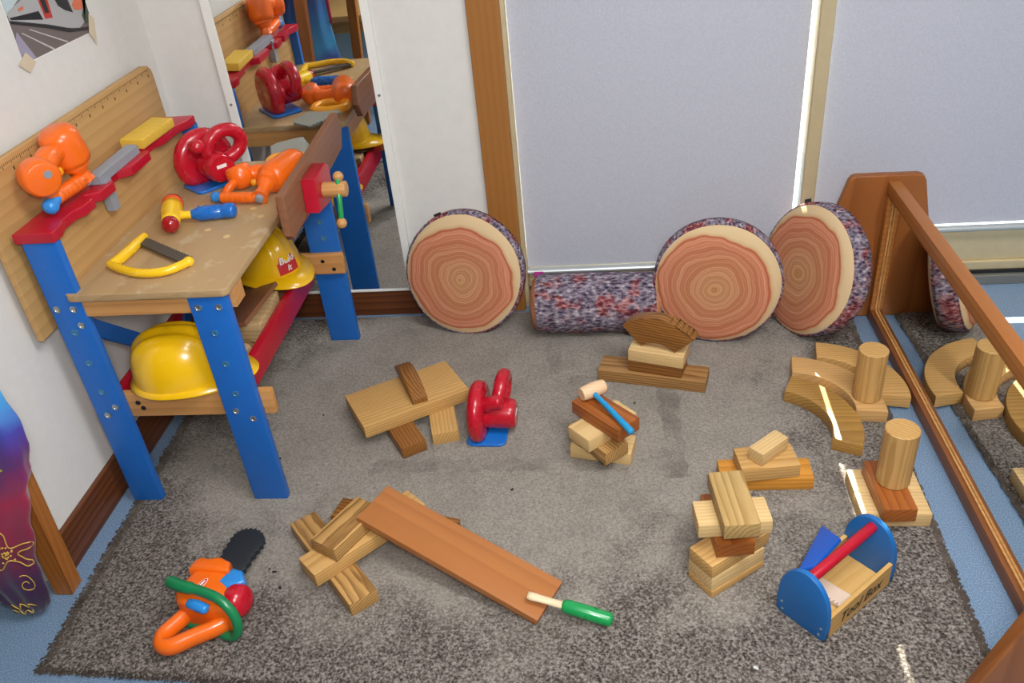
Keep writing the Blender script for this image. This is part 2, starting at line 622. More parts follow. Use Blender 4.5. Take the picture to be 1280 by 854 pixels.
def rings_mat():
    """printed growth rings: pale sapwood, salmon heartwood"""
    t = NT('printed_tree_rings')
    v = t.obj_coords((1, 1, 1))
    oi = t.n('ShaderNodeObjectInfo')
    ofs = t.n('ShaderNodeVectorMath', operation='ADD')
    cb = t.n('ShaderNodeCombineXYZ')
    t.l(t.math('MULTIPLY', oi.outputs['Random'], 5.0), cb.inputs[2])
    t.l(v, ofs.inputs[0])
    t.l(cb.outputs[0], ofs.inputs[1])
    n1 = t.noise(ofs.outputs[0], 7, 2, 0.5)
    n2 = t.noise(ofs.outputs[0], 34, 3, 0.6)
    sx = t.n('ShaderNodeSeparateXYZ')
    t.l(v, sx.inputs[0])
    x = t.math('ADD', sx.outputs[0], 0.008)
    y = t.math('ADD', sx.outputs[1], 0.012)
    r = t.math('SQRT', t.math('ADD', t.math('MULTIPLY', x, x), t.math('MULTIPLY', y, y)))
    r = t.math('DIVIDE', r, 0.165)
    r = t.math('ADD', r, t.math('MULTIPLY', t.math('SUBTRACT', n1, 0.5), 0.30))
    r = t.math('ADD', r, t.math('MULTIPLY', t.math('SUBTRACT', n2, 0.5), 0.035))
    body = t.ramp(r, [(0.0, lin('#AE7A4C')), (0.2, lin('#BE8A64')), (0.34, lin('#B97C58')), (0.6, lin('#B77555')), (0.86, lin('#C2785C')), (0.925, lin('#B46145')), (0.95, lin('#CBA67C')), (1.0, lin('#D3B68E'))])
    n3 = t.math('MULTIPLY', t.math('SUBTRACT', t.noise(ofs.outputs[0], 60, 3, 0.6), 0.5), 1.6)
    w1 = t.math('SINE', t.math('ADD', t.math('MULTIPLY', r, 150.0), n3))
    w2 = t.math('SINE', t.math('ADD', t.math('MULTIPLY', r, 63.0), t.math('MULTIPLY', n1, 6.0)))
    w3 = t.math('SINE', t.math('MULTIPLY', r, 24.0))
    ww = t.math('MULTIPLY_ADD', t.math('ADD', t.math('ADD', w1, w2), w3), 0.167, 0.5)
    inner = t.math('LESS_THAN', r, 0.935)
    c = t.mix(t.math('MULTIPLY', t.math('MULTIPLY', t.ramp(ww, [(0.5, (0, 0, 0, 1)), (0.95, (1, 1, 1, 1))]), inner), 0.42), body, lin('#E0B088'))
    c = t.mix(t.math('MULTIPLY', t.math('MULTIPLY', t.ramp(ww, [(0.1, (1, 1, 1, 1)), (0.5, (0, 0, 0, 1))]), inner), 0.40), c, lin('#9A5535'))
    t.l(c, t.b.inputs['Base Color'])
    t.b.inputs['Roughness'].default_value = 0.85
    t.b.inputs['Specular IOR Level'].default_value = 0.15
    t.bump(n2, 0.1, 0.001)
    return t.m
M_rings = rings_mat()

def bark_mat(name, scale):
    """printed bark: grey-lilac flecks with dark gaps and wine-red patches; rows along local Z"""
    t = NT(name)
    v = t.obj_coords(scale)
    vo = t.n('ShaderNodeTexVoronoi', feature='F1')
    vo.inputs['Scale'].default_value = 1.0
    vo.inputs['Randomness'].default_value = 0.9
    t.l(v, vo.inputs['Vector'])
    n1 = t.noise(v, 1.3, 4, 0.65)
    n2 = t.noise(t.obj_coords((16, 16, 20)), 1.0, 3, 0.6)
    base = t.ramp(t.math('ADD', t.math('MULTIPLY', n1, 0.75), t.math('MULTIPLY', vo.outputs['Distance'], 0.3)),
                  [(0.38, lin('#332B38')), (0.49, lin('#675C6C')), (0.60, lin('#8E828D')), (0.72, lin('#C2B6BC'))])
    red = t.ramp(t.math('ADD', t.math('MULTIPLY', n1, 0.75), t.math('MULTIPLY', vo.outputs['Distance'], 0.3)),
                 [(0.36, lin('#3F1D24')), (0.50, lin('#7C3B41')), (0.68, lin('#B98A88'))])
    c = t.mix(t.ramp(n2, [(0.50, (0, 0, 0, 1)), (0.60, (1, 1, 1, 1))]), base, red)
    t.l(c, t.b.inputs['Base Color'])
    t.b.inputs['Roughness'].default_value = 0.9
    t.b.inputs['Specular IOR Level'].default_value = 0.1
    t.bump(t.math('ADD', n1, vo.outputs['Distance']), 0.35, 0.003)
    return t.m
M_bark = bark_mat('printed_bark', (110, 110, 55))
M_bark2 = bark_mat('printed_bark_bolster', (55, 105, 105))

def cloth_mat():
    t = NT('tie_dyed_cloth')
    tc = t.n('ShaderNodeTexCoord')
    sx = t.n('ShaderNodeSeparateXYZ')
    t.l(tc.outputs['Object'], sx.inputs[0])
    n1 = t.noise(tc.outputs['Object'], 7, 3, 0.6)
    h = t.math('ADD', sx.outputs[2], t.math('MULTIPLY', t.math('SUBTRACT', n1, 0.5), 0.12))
    h = t.math('ADD', h, t.math('MULTIPLY', sx.outputs[0], -0.35))
    c = t.ramp(t.math('DIVIDE', h, 0.9), [(0.0, lin('#25132E')), (0.13, lin('#3A1440')), (0.22, lin('#7C1238')), (0.36, lin('#A3133F')), (0.43, lin('#5E1C63')), (0.50, lin('#3E3A9A')), (0.57, lin('#3F9BD0')), (0.72, lin('#3D74B8')), (0.9, lin('#4B1E66'))])
    t.l(c, t.b.inputs['Base Color'])
    t.b.inputs['Roughness'].default_value = 0.45
    t.b.inputs['Sheen Weight'].default_value = 0.2
    return t.m
M_cloth = cloth_mat()
M_gold = plain('gold_print', '#CDA548', 0.4)
M_lime = plain('lime_print', '#B9C24A', 0.5)

# ------------------------------------------------------------ setting
X0, X1, Y0, Y1, H = -1.6, 3.3, -4.3, 0.012, 2.6
struct('floor', box((X0, Y0, -0.06), (X1, 1.2, 0)), M_vinyl, 'speckled blue vinyl floor')
struct('ceiling', box((X0, Y0, H), (X1, 0.35, H+0.06)), M_ceil)
struct('wall_left', box((-0.10, -1.075, 0), (0, 0.02, H)), M_wall, 'off-white left wall, ending behind the cloth')
struct('wall_alcove', box((X0-0.1, Y0, 0), (X0, 0.3, H)), M_wall2)
struct('wall_alcove_back', box((X0, 0.02, 0), (-0.0, 0.12, H)), M_wall2)
struct('wall_right', box((X1, Y0, 0), (X1+0.1, 0.35, H)), M_wall)
struct('wall_front', box((X0, Y0-0.1, 0), (X1, Y0, H)), M_wall2)
struct('wall_back', box((0, Y1, 0), (0.866, 0.14, H)), M_wall, 'off-white back wall panel beside the window')
struct('wall_window_head', box((0.86, 0.012, 2.25), (X1, 0.14, H)), M_wall)
struct('wall_window_side', box((2.75, 0.012, 0), (X1, 0.14, 2.25)), M_wall)
# skirtings
bm = box((0, -1.062, 0.0), (0.013, 0.0, 0.10), 0.004, 2)
struct('baseboard_left', bm, M_base, 'worn dark timber skirting on the left wall')
bm = box((0.014, -0.002, 0.0), (0.862, 0.012, 0.086), 0.003, 2)
struct('baseboard_back', bm, M_base2, 'dark timber skirting under the wall mirror')
# timber stile with pale reveal
struct('trim_1', box((0.862, -0.006, 0), (0.946, 0.10, 2.25), 0.003), M_stile, 'upright timber window post with pale inner edge')
struct('trim_2', box((0.946, 0.022, 0), (0.957, 0.10, 2.25), 0.001), M_alu, 'pale inner edge of the timber window post')
# sliding window: mullion, bottom rails, track, glass
bm = bmesh.new()
add_box(bm, (1.744, 0.012, 0.02), (1.782, 0.06, 2.25), 0.006, 3)
struct('window_1', bm, M_alu, 'cream aluminium sliding window mullion between the two blinds')
bm = bmesh.new()
add_box(bm, (0.957, 0.085, 0.068), (2.75, 0.118, 0.168), 0.004)
add_box(bm, (0.957, 0.075, 0.040), (2.75, 0.118, 0.068), 0.004)
struct('window_2', bm, M_alu, 'cream aluminium bottom rail of the sliding window')
struct('trim_3', box((0.957, 0.070, 0.028), (2.75, 0.128, 0.041), 0.001), M_black, 'dark gasket line over the window track')
struct('trim_4', box((0.957, 0.055, 0.0), (2.75, 0.135, 0.030), 0.003), M_alu_dark, 'grey aluminium window track on the floor')
struct('window_3', box((0.957, 0.100, 0.166), (1.76, 0.104, 2.25)), M_glass, 'left window pane behind the blind')
struct('window_4', box((1.76, 0.100, 0.166), (2.75, 0.104, 2.25)), M_glass, 'right window pane behind the blind')
struct('ground', box((-1, 0.14, -0.12), (5, 6, -0.02)), plain('paving', '#A39C90', 0.8))

def blind(x0, x1, zb, label, name='roller_blind'):
    t = thing(name, label, 'window blind', ((x0+x1)/2, 0.05, zb), group='grey roller blinds')
    part('blind_fabric', box((x0, 0.062, zb+0.028), (x1, 0.0632, 2.2)), M_blind, t)
    bm = bmesh.new()
    add_tube(bm, [(x0, 0.062, zb+0.014), (x1, 0.062, zb+0.014)], 0.017, 16, flat=0.62)
    part('bottom_bar', bm, M_bar, t, 40)
    part('roller_tube', cyl((x0, 0.062, 2.2), (x1, 0.062, 2.2), 0.025), M_alu_dark, t, 40)
    return t
b1 = blind(0.9575, 1.734, 0.090, 'wide grey roller blind on the left, above the log bolster')
part('pull_tab', box((0.975, 0.045, 0.088), (1.006, 0.050, 0.108), 0.002), plain('pink_plastic', '#B5418C', 0.4), b1, label='pink tab')
blind(1.7825, 2.74, 0.175, 'grey roller blind on the right, behind the floor mirror')

# wall mirror
mir = thing('wall_mirror', 'tall narrow wall mirror with thin white frame behind the toy workbench', 'mirror', (0.395, 0.0, 0.09))
part('mirror_glass', box((0.197, -0.001, 0.094), (0.590, 0.004, 1.75)), M_mirror, mir)
for nm, lo, hi in (('frame_side', (0.172, -0.004, 0.086), (0.197, 0.010, 1.77)), ('frame_side', (0.590, -0.004, 0.086), (0.612, 0.010, 1.77)), ('frame_bottom', (0.172, -0.004, 0.0865), (0.612, 0.010, 0.094)), ('frame_top', (0.172, -0.004, 1.75), (0.612, 0.010, 1.77))):
    part(nm, box(lo, hi, 0.0015), M_white, mir)
for x in (0.185, 0.602):
    part('screw', lathe([(0, 0), (0.004, 0), (0.0035, 0.0015), (0, 0.0018)], 12, (x, -0.004, 0.694), (0, -1, 0)), M_screw, mir)

# rug -------------------------------------------------------------------
def rug():
    t = thing('rug', 'large worn grey-brown carpet rug with frayed left edge', 'rug', (0.95, -0.65, 0))
    bm = bmesh.new()
    # outline (front-left, front-right, back-right, back-left)
    P = [Vector((0.078, -1.304, 0)), Vector((1.845, -1.390, 0)), Vector((1.888, -0.016, 0)), Vector((0.045, -0.016, 0))]
    nx, ny = 90, 70
    grid = []
    for j in range(ny+1):
        row = []
        v = j/ny
        for i in range(nx+1):
            u = i/nx
            p = P[0].lerp(P[1], u).lerp(P[3].lerp(P[2], u), v)
            if i == 0:
                p.x += 0.009*(mnoise.noise(Vector((p.y*22, 3, 0))))+0.006*mnoise.noise(Vector((p.y*70, 9, 0)))
            if i == nx:
                p.x += 0.003*mnoise.noise(Vector((p.y*15, 5, 0)))
            if j == 0:
                p.y += 0.005*mnoise.noise(Vector((p.x*18, 7, 0)))
            e = min(u, 1-u, v, 1-v)
            p.z = 0.002 if e == 0 else 0.0085+0.0016*mnoise.noise(Vector((p.x*25, p.y*25, 0)))
            row.append(bm.verts.new(p))
        grid.append(row)
    for j in range(ny):
        for i in range(nx):
            bm.faces.new((grid[j][i], grid[j][i+1], grid[j+1][i+1], grid[j+1][i]))
    me_loc = Vector((0, 0, 0))
    # backing
    r = bmesh.ops.extrude_face_region(bm, geom=[f for f in bm.faces])
    for g in r['geom']:
        if isinstance(g, bmesh.types.BMVert):
            pass
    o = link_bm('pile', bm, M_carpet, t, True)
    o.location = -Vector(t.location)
    # frayed tufts along the edges
    bm = bmesh.new()
    rr = random.Random(3)
    def blade(p, d, L, wd):
        s = Vector((-d.y, d.x, 0))*wd
        a = bm.verts.new(p-s); b = bm.verts.new(p+s)
        c = bm.verts.new(p+d*L*0.6+Vector((0, 0, 0.007))+s*0.7)
        e = bm.verts.new(p+d*L+Vector((0, 0, 0.002)))
        bm.faces.new((a, b, c)); bm.faces.new((a, c, e))
    for k in range(2600):
        v = rr.random()
        p = P[0].lerp(P[3], v)+Vector((rr.uniform(-0.003, 0.02), 0, 0.003))
        q = rr.uniform(2.2, 4.1)
        blade(p, Vector((math.cos(q), math.sin(q), 0)), rr.uniform(0.006, 0.016), rr.uniform(0.0008, 0.0018))
    for k in range(2400):
        u = rr.random()
        p = P[0].lerp(P[1], u)+Vector((0, rr.uniform(-0.001, 0.015), 0.003))
        q = rr.uniform(-2.4, -0.8)
        blade(p, Vector((math.cos(q), math.sin(q), 0)), rr.uniform(0.005, 0.011), rr.uniform(0.0008, 0.0018))
    for k in range(2000):
        u = rr.random()
        p = P[1].lerp(P[2], u)+Vector((rr.uniform(-0.014, 0.001), 0, 0.003))
        q = rr.uniform(-0.9, 0.9)
        blade(p, Vector((math.cos(q), math.sin(q), 0)), rr.uniform(0.004, 0.008), rr.uniform(0.0008, 0.0018))
    part('frayed_tufts', bm, M_tuft, t, kind='stuff')
rug()
ZR = 0.0085     # top of the rug pile

# poster ------------------------------------------------------------------
def poster():
    t = thing('train_poster', 'glossy photo print of a grey train on tracks taped to the left wall', 'poster', (0.0005, -0.385, 0.964))
    mats = [plain('print_'+n, c, 0.35) for n, c in (('track', '#6E625F'), ('sky', '#B9C8CC'), ('train', '#A9A6A6'), ('band', '#1E1B1F'), ('door', '#B8352B'), ('shield', '#1B1A20'), ('orange', '#D06A48'), ('under', '#262125'), ('rail', '#C9BFC0'), ('green', '#3B4A3C'), ('platform', '#9A93A8'))]
    idx = {n: i for i, n in enumerate(('track', 'sky', 'train', 'band', 'door', 'shield', 'orange', 'under', 'rail', 'green', 'platform'))}
    shapes = [
        ('track', [(-0.5339, 0.9647), (-0.235, 0.9606), (-0.228, 1.165), (-0.527, 1.169)]),
        ('sky', [(-0.53, 1.06), (-0.45, 1.09), (-0.229, 1.10), (-0.2282, 1.164), (-0.5268, 1.168)]),
        ('platform', [(-0.5196, 1.0261), (-0.4868, 0.9655), (-0.5053, 0.9655), (-0.533, 0.9655), (-0.5315, 1.0132)]),
        ('train', [(-0.5263, 1.066), (-0.4666, 1.078), (-0.36, 1.10), (-0.27, 1.09), (-0.232, 1.0449), (-0.2568, 0.9871), (-0.2901, 0.9797), (-0.3676, 0.9982), (-0.4088, 1.0152), (-0.5295, 1.051)]),
        ('band', [(-0.5238, 1.0547), (-0.4208, 1.046), (-0.4146, 1.0263), (-0.5237, 1.0505)]),
        ('door', [(-0.4097, 1.0761), (-0.3739, 1.0686), (-0.3789, 1.0225), (-0.4076, 1.0264)]),
        ('band', [(-0.4037, 1.0761), (-0.3839, 1.0706), (-0.3849, 1.0345), (-0.4006, 1.0364)]),
        ('shield', [(-0.3555, 1.0747), (-0.3047, 1.0741), (-0.2958, 1.0147), (-0.3249, 1.0266), (-0.3446, 1.04)]),
        ('orange', [(-0.292, 1.0305), (-0.2661, 1.0442), (-0.2479, 1.0342), (-0.2377, 1.0188), (-0.2575, 1.0137), (-0.2857, 1.018)]),
        ('orange', [(-0.489, 1.0644), (-0.4684, 1.0666), (-0.4698, 1.0602), (-0.488, 1.0591)]),
        ('under', [(-0.53, 1.0503), (-0.4058, 1.0145), (-0.321, 0.9852), (-0.2396, 0.9715), (-0.2444, 0.9649), (-0.3359, 0.9805), (-0.4108, 1.0076), (-0.5283, 1.0441)]),
        ('rail', [(-0.4752, 1.0213), (-0.3543, 0.9655), (-0.3576, 0.9635), (-0.4776, 1.0202)]),
        ('rail', [(-0.5046, 1.0207), (-0.4133, 0.965), (-0.4182, 0.9632), (-0.507, 1.0196)]),
        ('green', [(-0.2306, 1.0286), (-0.2319, 1.06), (-0.2333, 0.9798), (-0.2638, 0.983), (-0.2657, 1.0024)])]
    bm = bmesh.new()
    for k, (n, pts) in enumerate(shapes):
        x = 0.0008+k*0.00012
        f = bm.faces.new([bm.verts.new((x, a, b)) for a, b in pts])
        f.material_index = idx[n]
        f.normal_update()
        if f.normal.x < 0:
            f.normal_flip()
    # paper edge
    bmesh.ops.translate(bm, verts=bm.verts, vec=-Vector(t.location))
    me = bpy.data.meshes.new('print')
    bm.to_mesh(me); bm.free()
    setmat(me, mats)
    o = bpy.data.objects.new('print', me); C.objects.link(o); o.parent = t
    part('paper', box((0.0002, -0.534, 0.9606), (0.0007, -0.228, 1.168)), M_white, t)
    tape = plain('masking_tape', '#CDBBA0', 0.6)
    part('tape', prism([(0.003, -0.556, 0.968), (0.003, -0.528, 0.944), (0.003, -0.496, 0.958), (0.003, -0.52, 0.985)], (1, 0, 0), 0.0005), tape, t)
    part('tape', prism([(0.003, -0.262, 0.962), (0.003, -0.245, 0.930), (0.003, -0.222, 0.985), (0.003, -0.238, 1.0)], (1, 0, 0), 0.0005), tape, t)
poster()

# ------------------------------------------------------------ toy workbench
def workbench():
    t = thing('toy_workbench', 'wooden toy workbench with blue legs, red tool rack and vise in the left corner', 'workbench', (0.25, -0.49, 0))
    yf, yb = -0.835, -0.155                      # near faces of the two leg frames
    th = 0.020
    def leg(x0, x1, y, top, name='leg'):
        bm = box((x0, y, 0.0085), (x1, y+th, top), 0.003, 2)
        return part(name, bm, M_blue, t, 50)
    l1 = leg(0.056, 0.128, yf, 0.695)
    l2 = leg(0.356, 0.438, yf, 0.562)
    l3 = leg(0.052, 0.138, yb, 0.695)
    l4 = leg(0.366, 0.454, yb, 0.562)
    def bolts(legobj, pts, y, mat=M_screw):
        for x, z in pts:
            bm = lathe([(0, 0), (0.0075, 0), (0.0078, 0.0016), (0.005, 0.0022), (0.0042, 0.0010), (0, 0.0008)], 14, (x, y, z), (0, -1, 0))
            part('bolt', bm, mat, legobj, 40)
    bolts(l1, [(0.072, 0.544), (0.108, 0.543), (0.111, 0.504), (0.083, 0.268), (0.109, 0.290)], yf)
    bolts(l1, [(0.090, 0.487), (0.092, 0.409), (0.092, 0.332)], yf, M_bolt)
    bolts(l2, [(0.374, 0.536), (0.418, 0.536), (0.382, 0.272), (0.416, 0.250)], yf)
    bolts(l2, [(0.392, 0.474), (0.394, 0.397), (0.394, 0.319)], yf, M_bolt)
    bolts(l4, [(0.414, 0.47), (0.414, 0.40), (0.414, 0.35)], yb, M_bolt)
    bolts(l3, [(0.09, 0.65)], yb)
    # back panel with a printed ruler along its top edge
    pl = [(0.020, -0.862, 0.485), (0.020, -0.862, 0.80), (0.020, -0.855, 0.828), (0.020, -0.835, 0.843), (0.020, -0.125, 0.843), (0.020, -0.105, 0.838), (0.020, -0.092, 0.826), (0.020, -0.088, 0.81), (0.020, -0.088, 0.485)]
    bp = part('back_panel', prism(pl, (1, 0, 0), 0.015, 0.002), M_panel, t, 50)
    bm = bmesh.new()
    y = -0.83
    k = 0
    while y < -0.11:
        L = 0.010 if k % 10 == 0 else (0.007 if k % 5 == 0 else 0.0045)
        add_box(bm, (0.0352, y-0.0007, 0.833-L), (0.0356, y+0.0007, 0.833))
        if k % 10 == 5:
            add_box(bm, (0.0352, y-0.002, 0.812), (0.0356, y+0.002, 0.819))
        y += 0.0062
        k += 1
    part('ruler_ticks', bm, plain('ruler_print', '#4B3518', 0.6), bp, kind='stuff')
    part('splash_board', box((0.090, yf+th+0.002, 0.572), (0.101, yb-0.002, 0.70), 0.001), M_panel, t)
    # table top with rounded corners
    def rr(x0, x1, y0, y1, r, z):
        P = []
        for cx, cy, a0 in ((x1-r, y0+r, -90), (x1-r, y1-r, 0), (x0+r, y1-r, 90), (x0+r, y0+r, 180)):
            for a in range(0, 91, 15):
                P.append((cx+r*math.cos(math.radians(a0+a)), cy+r*math.sin(math.radians(a0+a)), z))
        return P
    tt = part('table_top', prism(rr(0.101, 0.447, -0.842, -0.140, 0.016, 0.562), (0, 0, 1), 0.018, 0.003), M_table, t, 40)
    # peg plugs in the top
    for x, y in ((0.425, -0.42), (0.372, -0.455), (0.405, -0.50), (0.30, -0.56), (0.36, -0.60)):
        part('peg_hole', lathe([(0, 0), (0.008, 0), (0.0075, 0.0007), (0, 0.0007)], 14, (x, y, 0.580)), M_pale, tt)
    part('apron', box((0.110, yf+0.004, 0.522), (0.357, yf+th+0.004, 0.562), 0.001), M_rail, t)
    part('apron', box((0.110, yb+0.002, 0.522), (0.366, yb+th, 0.562), 0.001), M_rail, t)
    part('apron', box((0.432, yf+th+0.001, 0.522), (0.446, yf+th+0.05, 0.562), 0.001), M_rail, t)
    part('apron', box((0.428, -0.42, 0.520), (0.446, yb-0.001, 0.562), 0.001), M_rail, t)
    part('apron', box((0.100, yf+th+0.001, 0.515), (0.114, yb-0.001, 0.562), 0.001), M_rail, t)
    # tool rack: red rail with scalloped front, caps over the tall legs
    zt, zb = 0.717, 0.6955
    F = [(-0.839, 0.131), (-0.806, 0.131), (-0.780, 0.120), (-0.735, 0.120), (-0.715, 0.132), (-0.672, 0.132), (-0.655, 0.100), (-0.640, 0.132), (-0.585, 0.134), (-0.560, 0.108), (-0.520, 0.108), (-0.500, 0.134), (-0.405, 0.134), (-0.385, 0.108), (-0.330, 0.108), (-0.305, 0.120), (-0.225, 0.124), (-0.190, 0.142), (-0.150, 0.142)]
    pts = [(0.048, -0.839, zb)]+[(x, y, zb) for y, x in F]+[(0.048, -0.150, zb)]
    rk = part('tool_rack', prism(pts, (0, 0, 1), zt-zb, 0.002), M_red, t, 40)
    # cross rails, shelf and red shelf edges
    for y in (yf+th+0.0005, yb-th-0.0005):
        rl = part('cross_rail', box((0.050, y, 0.246), (0.462, y+th, 0.308), 0.004), M_rail, t, 50)
        for x, z in ((0.150, 0.285), (0.158, 0.270), (0.404, 0.288), (0.432, 0.262)):
            part('screw', lathe([(0, 0), (0.006, 0), (0.0055, 0.0016), (0.003, 0.0006), (0, 0.0006)], 12, (x, y, z), (0, -1, 0)), M_black, rl)
    for x in (0.070, 0.346):
        part('shelf_edge', box((x, yf+2*th+0.002, 0.222), (x+0.020, yb-th-0.002, 0.290), 0.003), M_red, t, 50)
    part('shelf_board', box((0.091, yf+2*th+0.002, 0.236), (0.345, yb-th-0.002, 0.248), 0.001), M_bk, t)
    # blue diagonal braces behind
    for y0, y1 in ((-0.812, -0.50), (-0.158, -0.47)):
        P = [(0.082, y0, 0.520), (0.082, y1, 0.235), (0.082, y1, 0.186), (0.082, y0, 0.470)]
        part('brace', prism(P if y0 < y1 else P[::-1], (1, 0, 0), 0.014, 0.002), M_blue, t)
    # vise: timber jaw, red blocks, turned screw with a green bar
    vj = part('vise_jaw', prism([(0.492, -0.607, 0.577), (0.492, -0.600, 0.668), (0.492, -0.115, 0.690), (0.492, -0.100, 0.640), (0.492, -0.128, 0.598), (0.492, -0.590, 0.560)], (1, 0, 0), 0.019, 0.003), M_jaw, t, 40)
    part('vise_block', box((0.447, -0.50, 0.540), (0.491, -0.40, 0.605), 0.004), M_red, t, 50)
    part('vise_block', prism([(0.5115, -0.492, 0.578), (0.5115, -0.480, 0.655), (0.5115, -0.385, 0.657), (0.5115, -0.365, 0.645), (0.5115, -0.367, 0.580), (0.5115, -0.41, 0.567)], (1, 0, 0), 0.034, 0.003), M_red, t, 40)
    vs = part('vise_screw', cyl((0.5455, -0.440, 0.612), (0.602, -0.440, 0.612), 0.0185, 0.003), M_beech, t, 40)
    vh = part('vise_handle', cyl((0.585, -0.440, 0.637), (0.585, -0.474, 0.548), 0.0062, 0.001, 14), M_greenpaint, vs, 40)
    part('knob', ball((0.585, -0.433, 0.640), 0.0125), M_beech, vh, True)
    part('knob', ball((0.585, -0.476, 0.542), 0.0125), M_beech, vh, True)
workbench()

# ------------------------------------------------------------ tools on and round the bench
ZT = 0.580
def circular_saw(loc, rotz, label, name='toy_circular_saw'):
    """local: blade plane XZ, forward +X, motor towards +Y, z = 0 at the base"""
    t = thing(name, label, 'toy saw', loc, rotz, 'red toy circular saws')
    t.scale = (1.10, 1.10, 1.10)
    # blue base plate with rounded corners
    P = []
    for cx, cy, a0 in ((0.040, -0.018, -90), (0.040, 0.040, 0), (-0.050, 0.040, 90), (-0.050, -0.018, 180)):
        for a in range(0, 91, 18):
            P.append((cx+0.016*math.cos(math.radians(a0+a)), cy+0.016*math.sin(math.radians(a0+a)), 0.0))
    link_bm('base_plate', prism(P, (0, 0, 1), 0.008, 0.003), M_bluep, t, 40)
    # blade guard: fat rounded disc
    bm = lathe([(0, -0.016), (0.035, -0.0175), (0.052, -0.0185), (0.064, -0.015), (0.0705, -0.008), (0.0725, 0), (0.0705, 0.008), (0.064, 0.015), (0.052, 0.0185), (0.035, 0.0175), (0, 0.016)], 40, (-0.004, -0.008, 0.054), (0, 1, 0))
    for v in bm.verts:
        v.co.z = max(v.co.z, 0.0085)
        v.co.z = 0.0085+(v.co.z-0.0085)*1.0
    link_bm('blade_guard', bm, M_redp, t, True)
    # motor drum
    m = link_bm('motor', lathe([(0, 0), (0.032, 0), (0.034, 0.01), (0.034, 0.058), (0.0325, 0.066), (0.028, 0.071), (0, 0.0715)], 32, (-0.004, 0.006, 0.050), (0, 1, 0)), M_redp, t, 40)
    link_bm('sticker', box((-0.014, 0.0776, 0.052), (0.010, 0.0782, 0.060), 0.0005), M_logo_w, m)
    # loop handle
    path = [(0.004, 0.038, 0.082), (-0.006, 0.043, 0.106), (-0.030, 0.046, 0.121), (-0.060, 0.047, 0.117), (-0.078, 0.046, 0.095), (-0.071, 0.043, 0.070), (-0.045, 0.040, 0.056), (-0.014, 0.036, 0.060)]
    bm = bmesh.new()
    add_tube(bm, spline(path, 6, True), 0.0155, 14, True)
    link_bm('handle', bm, M_redp, t, True)
    bm = bmesh.new()
    P2, r2 = round_ends([(0.012, 0.010, 0.082), (0.022, 0.024, 0.098), (0.024, 0.046, 0.104)], [0.018, 0.0165, 0.0155])
    add_tube(bm, P2, r2, 14)
    link_bm('front_knob', bm, M_redp, t, True)
    return t

circular_saw((0.198, -0.277, ZT), math.radians(-130), 'red and blue toy circular saw on the workbench top')
circular_saw((0.880, -0.598, ZR), math.radians(-93), 'red and blue toy circular saw on the rug beside the long plank')

def tool_thing(name, label, cat, group=None, base=(0, 0, 0)):
    return thing(name, label, cat, base, 0, group)

def drill(label, base, pts, plane_n, name='toy_drill'):
    """pts: centre line points of the tool in room coordinates"""
    t = tool_thing(name, label, 'toy drill', 'orange toy drills', base)
    V = {k: Vector(v) for k, v in pts.items()}
    # big barrel
    a, b = V['barrel_back'], V['barrel_front']
    d = (b-a).normalized(); L = (b-a).length
    r = pts_r['barrel']*pts_r['s']
    part('barrel', lathe([(0, -0.004*1), (r*0.62, -0.003), (r*0.86, 0.004), (r*0.98, 0.016), (r, 0.03), (r*1.0, L*0.8), (r*0.93, L*0.95), (r*0.70, L), (0, L)], 32, a, d), M_orange, t, True)
    # stepped collar and chuck
    c = V['chuck']; h = (c-b).length; dc = (c-b).normalized()
    ch = part('chuck', lathe([(0, -0.004), (r*0.74, -0.004), (r*0.72, h*0.18), (r*0.58, h*0.22), (r*0.50, h*0.45), (r*0.40, h*0.55), (r*0.44, h*0.8), (r*0.52, h), (0, h)], 24, b, dc), M_orange, t, 45)
    part('bit', cyl(c-dc*0.002, c+dc*0.010, r*0.28, 0.002), M_grey_pl, ch, 40)
    # motor pod with flat cap
    m = V['pod']; pa = V['pod_axis'].normalized(); rm = pts_r['pod']*pts_r['s']
    pod = part('motor_pod', lathe([(0, -rm*0.95), (rm*0.5, -rm*0.88), (rm*0.82, -rm*0.6), (rm*0.98, -rm*0.2), (rm, rm*0.2), (rm*0.97, rm*0.62), (rm*0.86, rm*0.80), (rm*0.80, rm*0.83), (0, rm*0.83)], 32, m, pa), M_orange, t, True)
    q = pa.orthogonal().normalized(); q2 = pa.cross(q)
    part('sticker', lathe([(0, 0), (rm*0.22, 0), (rm*0.2, 0.0008), (0, 0.0008)], 14, m+pa*rm*0.832+q*rm*0.35, pa), M_grey_pl, pod)
    # bridge pod - barrel
    br = part('bridge', tube(spline([m, V['bridge'], (a+b)/2], 6), [rm*0.62]*7+[rm*0.55]*6, 16), M_orange, t, True)
    # grip with ribs, joining the chuck end to the pod
    g0, g1 = V['grip_front'], V['grip_back']
    rg = pts_r['grip']*pts_r['s']
    n = 22
    P = [g0.lerp(g1, k/n) for k in range(n+1)]
    rr = [rg*(1.0+(0.07 if (k//2) % 2 else 0)) for k in range(n+1)]
    P, rr = round_ends(P, rr)
    part('grip', tube(P, rr, 16), M_orange, t, True)
    part('grip_joint', tube([g0, (g0+c)/2, b.lerp(c, 0.6)], [rg*0.9, rg*0.95, rg*0.9], 14, domed=True), M_orange, t, True)
    part('pod_joint', tube(spline([m, V['joint'], g1.lerp(g0, 0.05)], 5), rg*0.85, 14, domed=True), M_orange, t, True)
    e = V['tip']
    part('end_cap', ball(e, rg*1.05, (1, 1, 1)), M_bluel, t, True)
    part('end_cap', tube([g1, e], [rg*0.8, rg*0.9], 14, domed=True), M_bluel, t, True)
    part('trigger', ball(V['trigger'], rg*0.75), M_orange2, t, True)
    return t

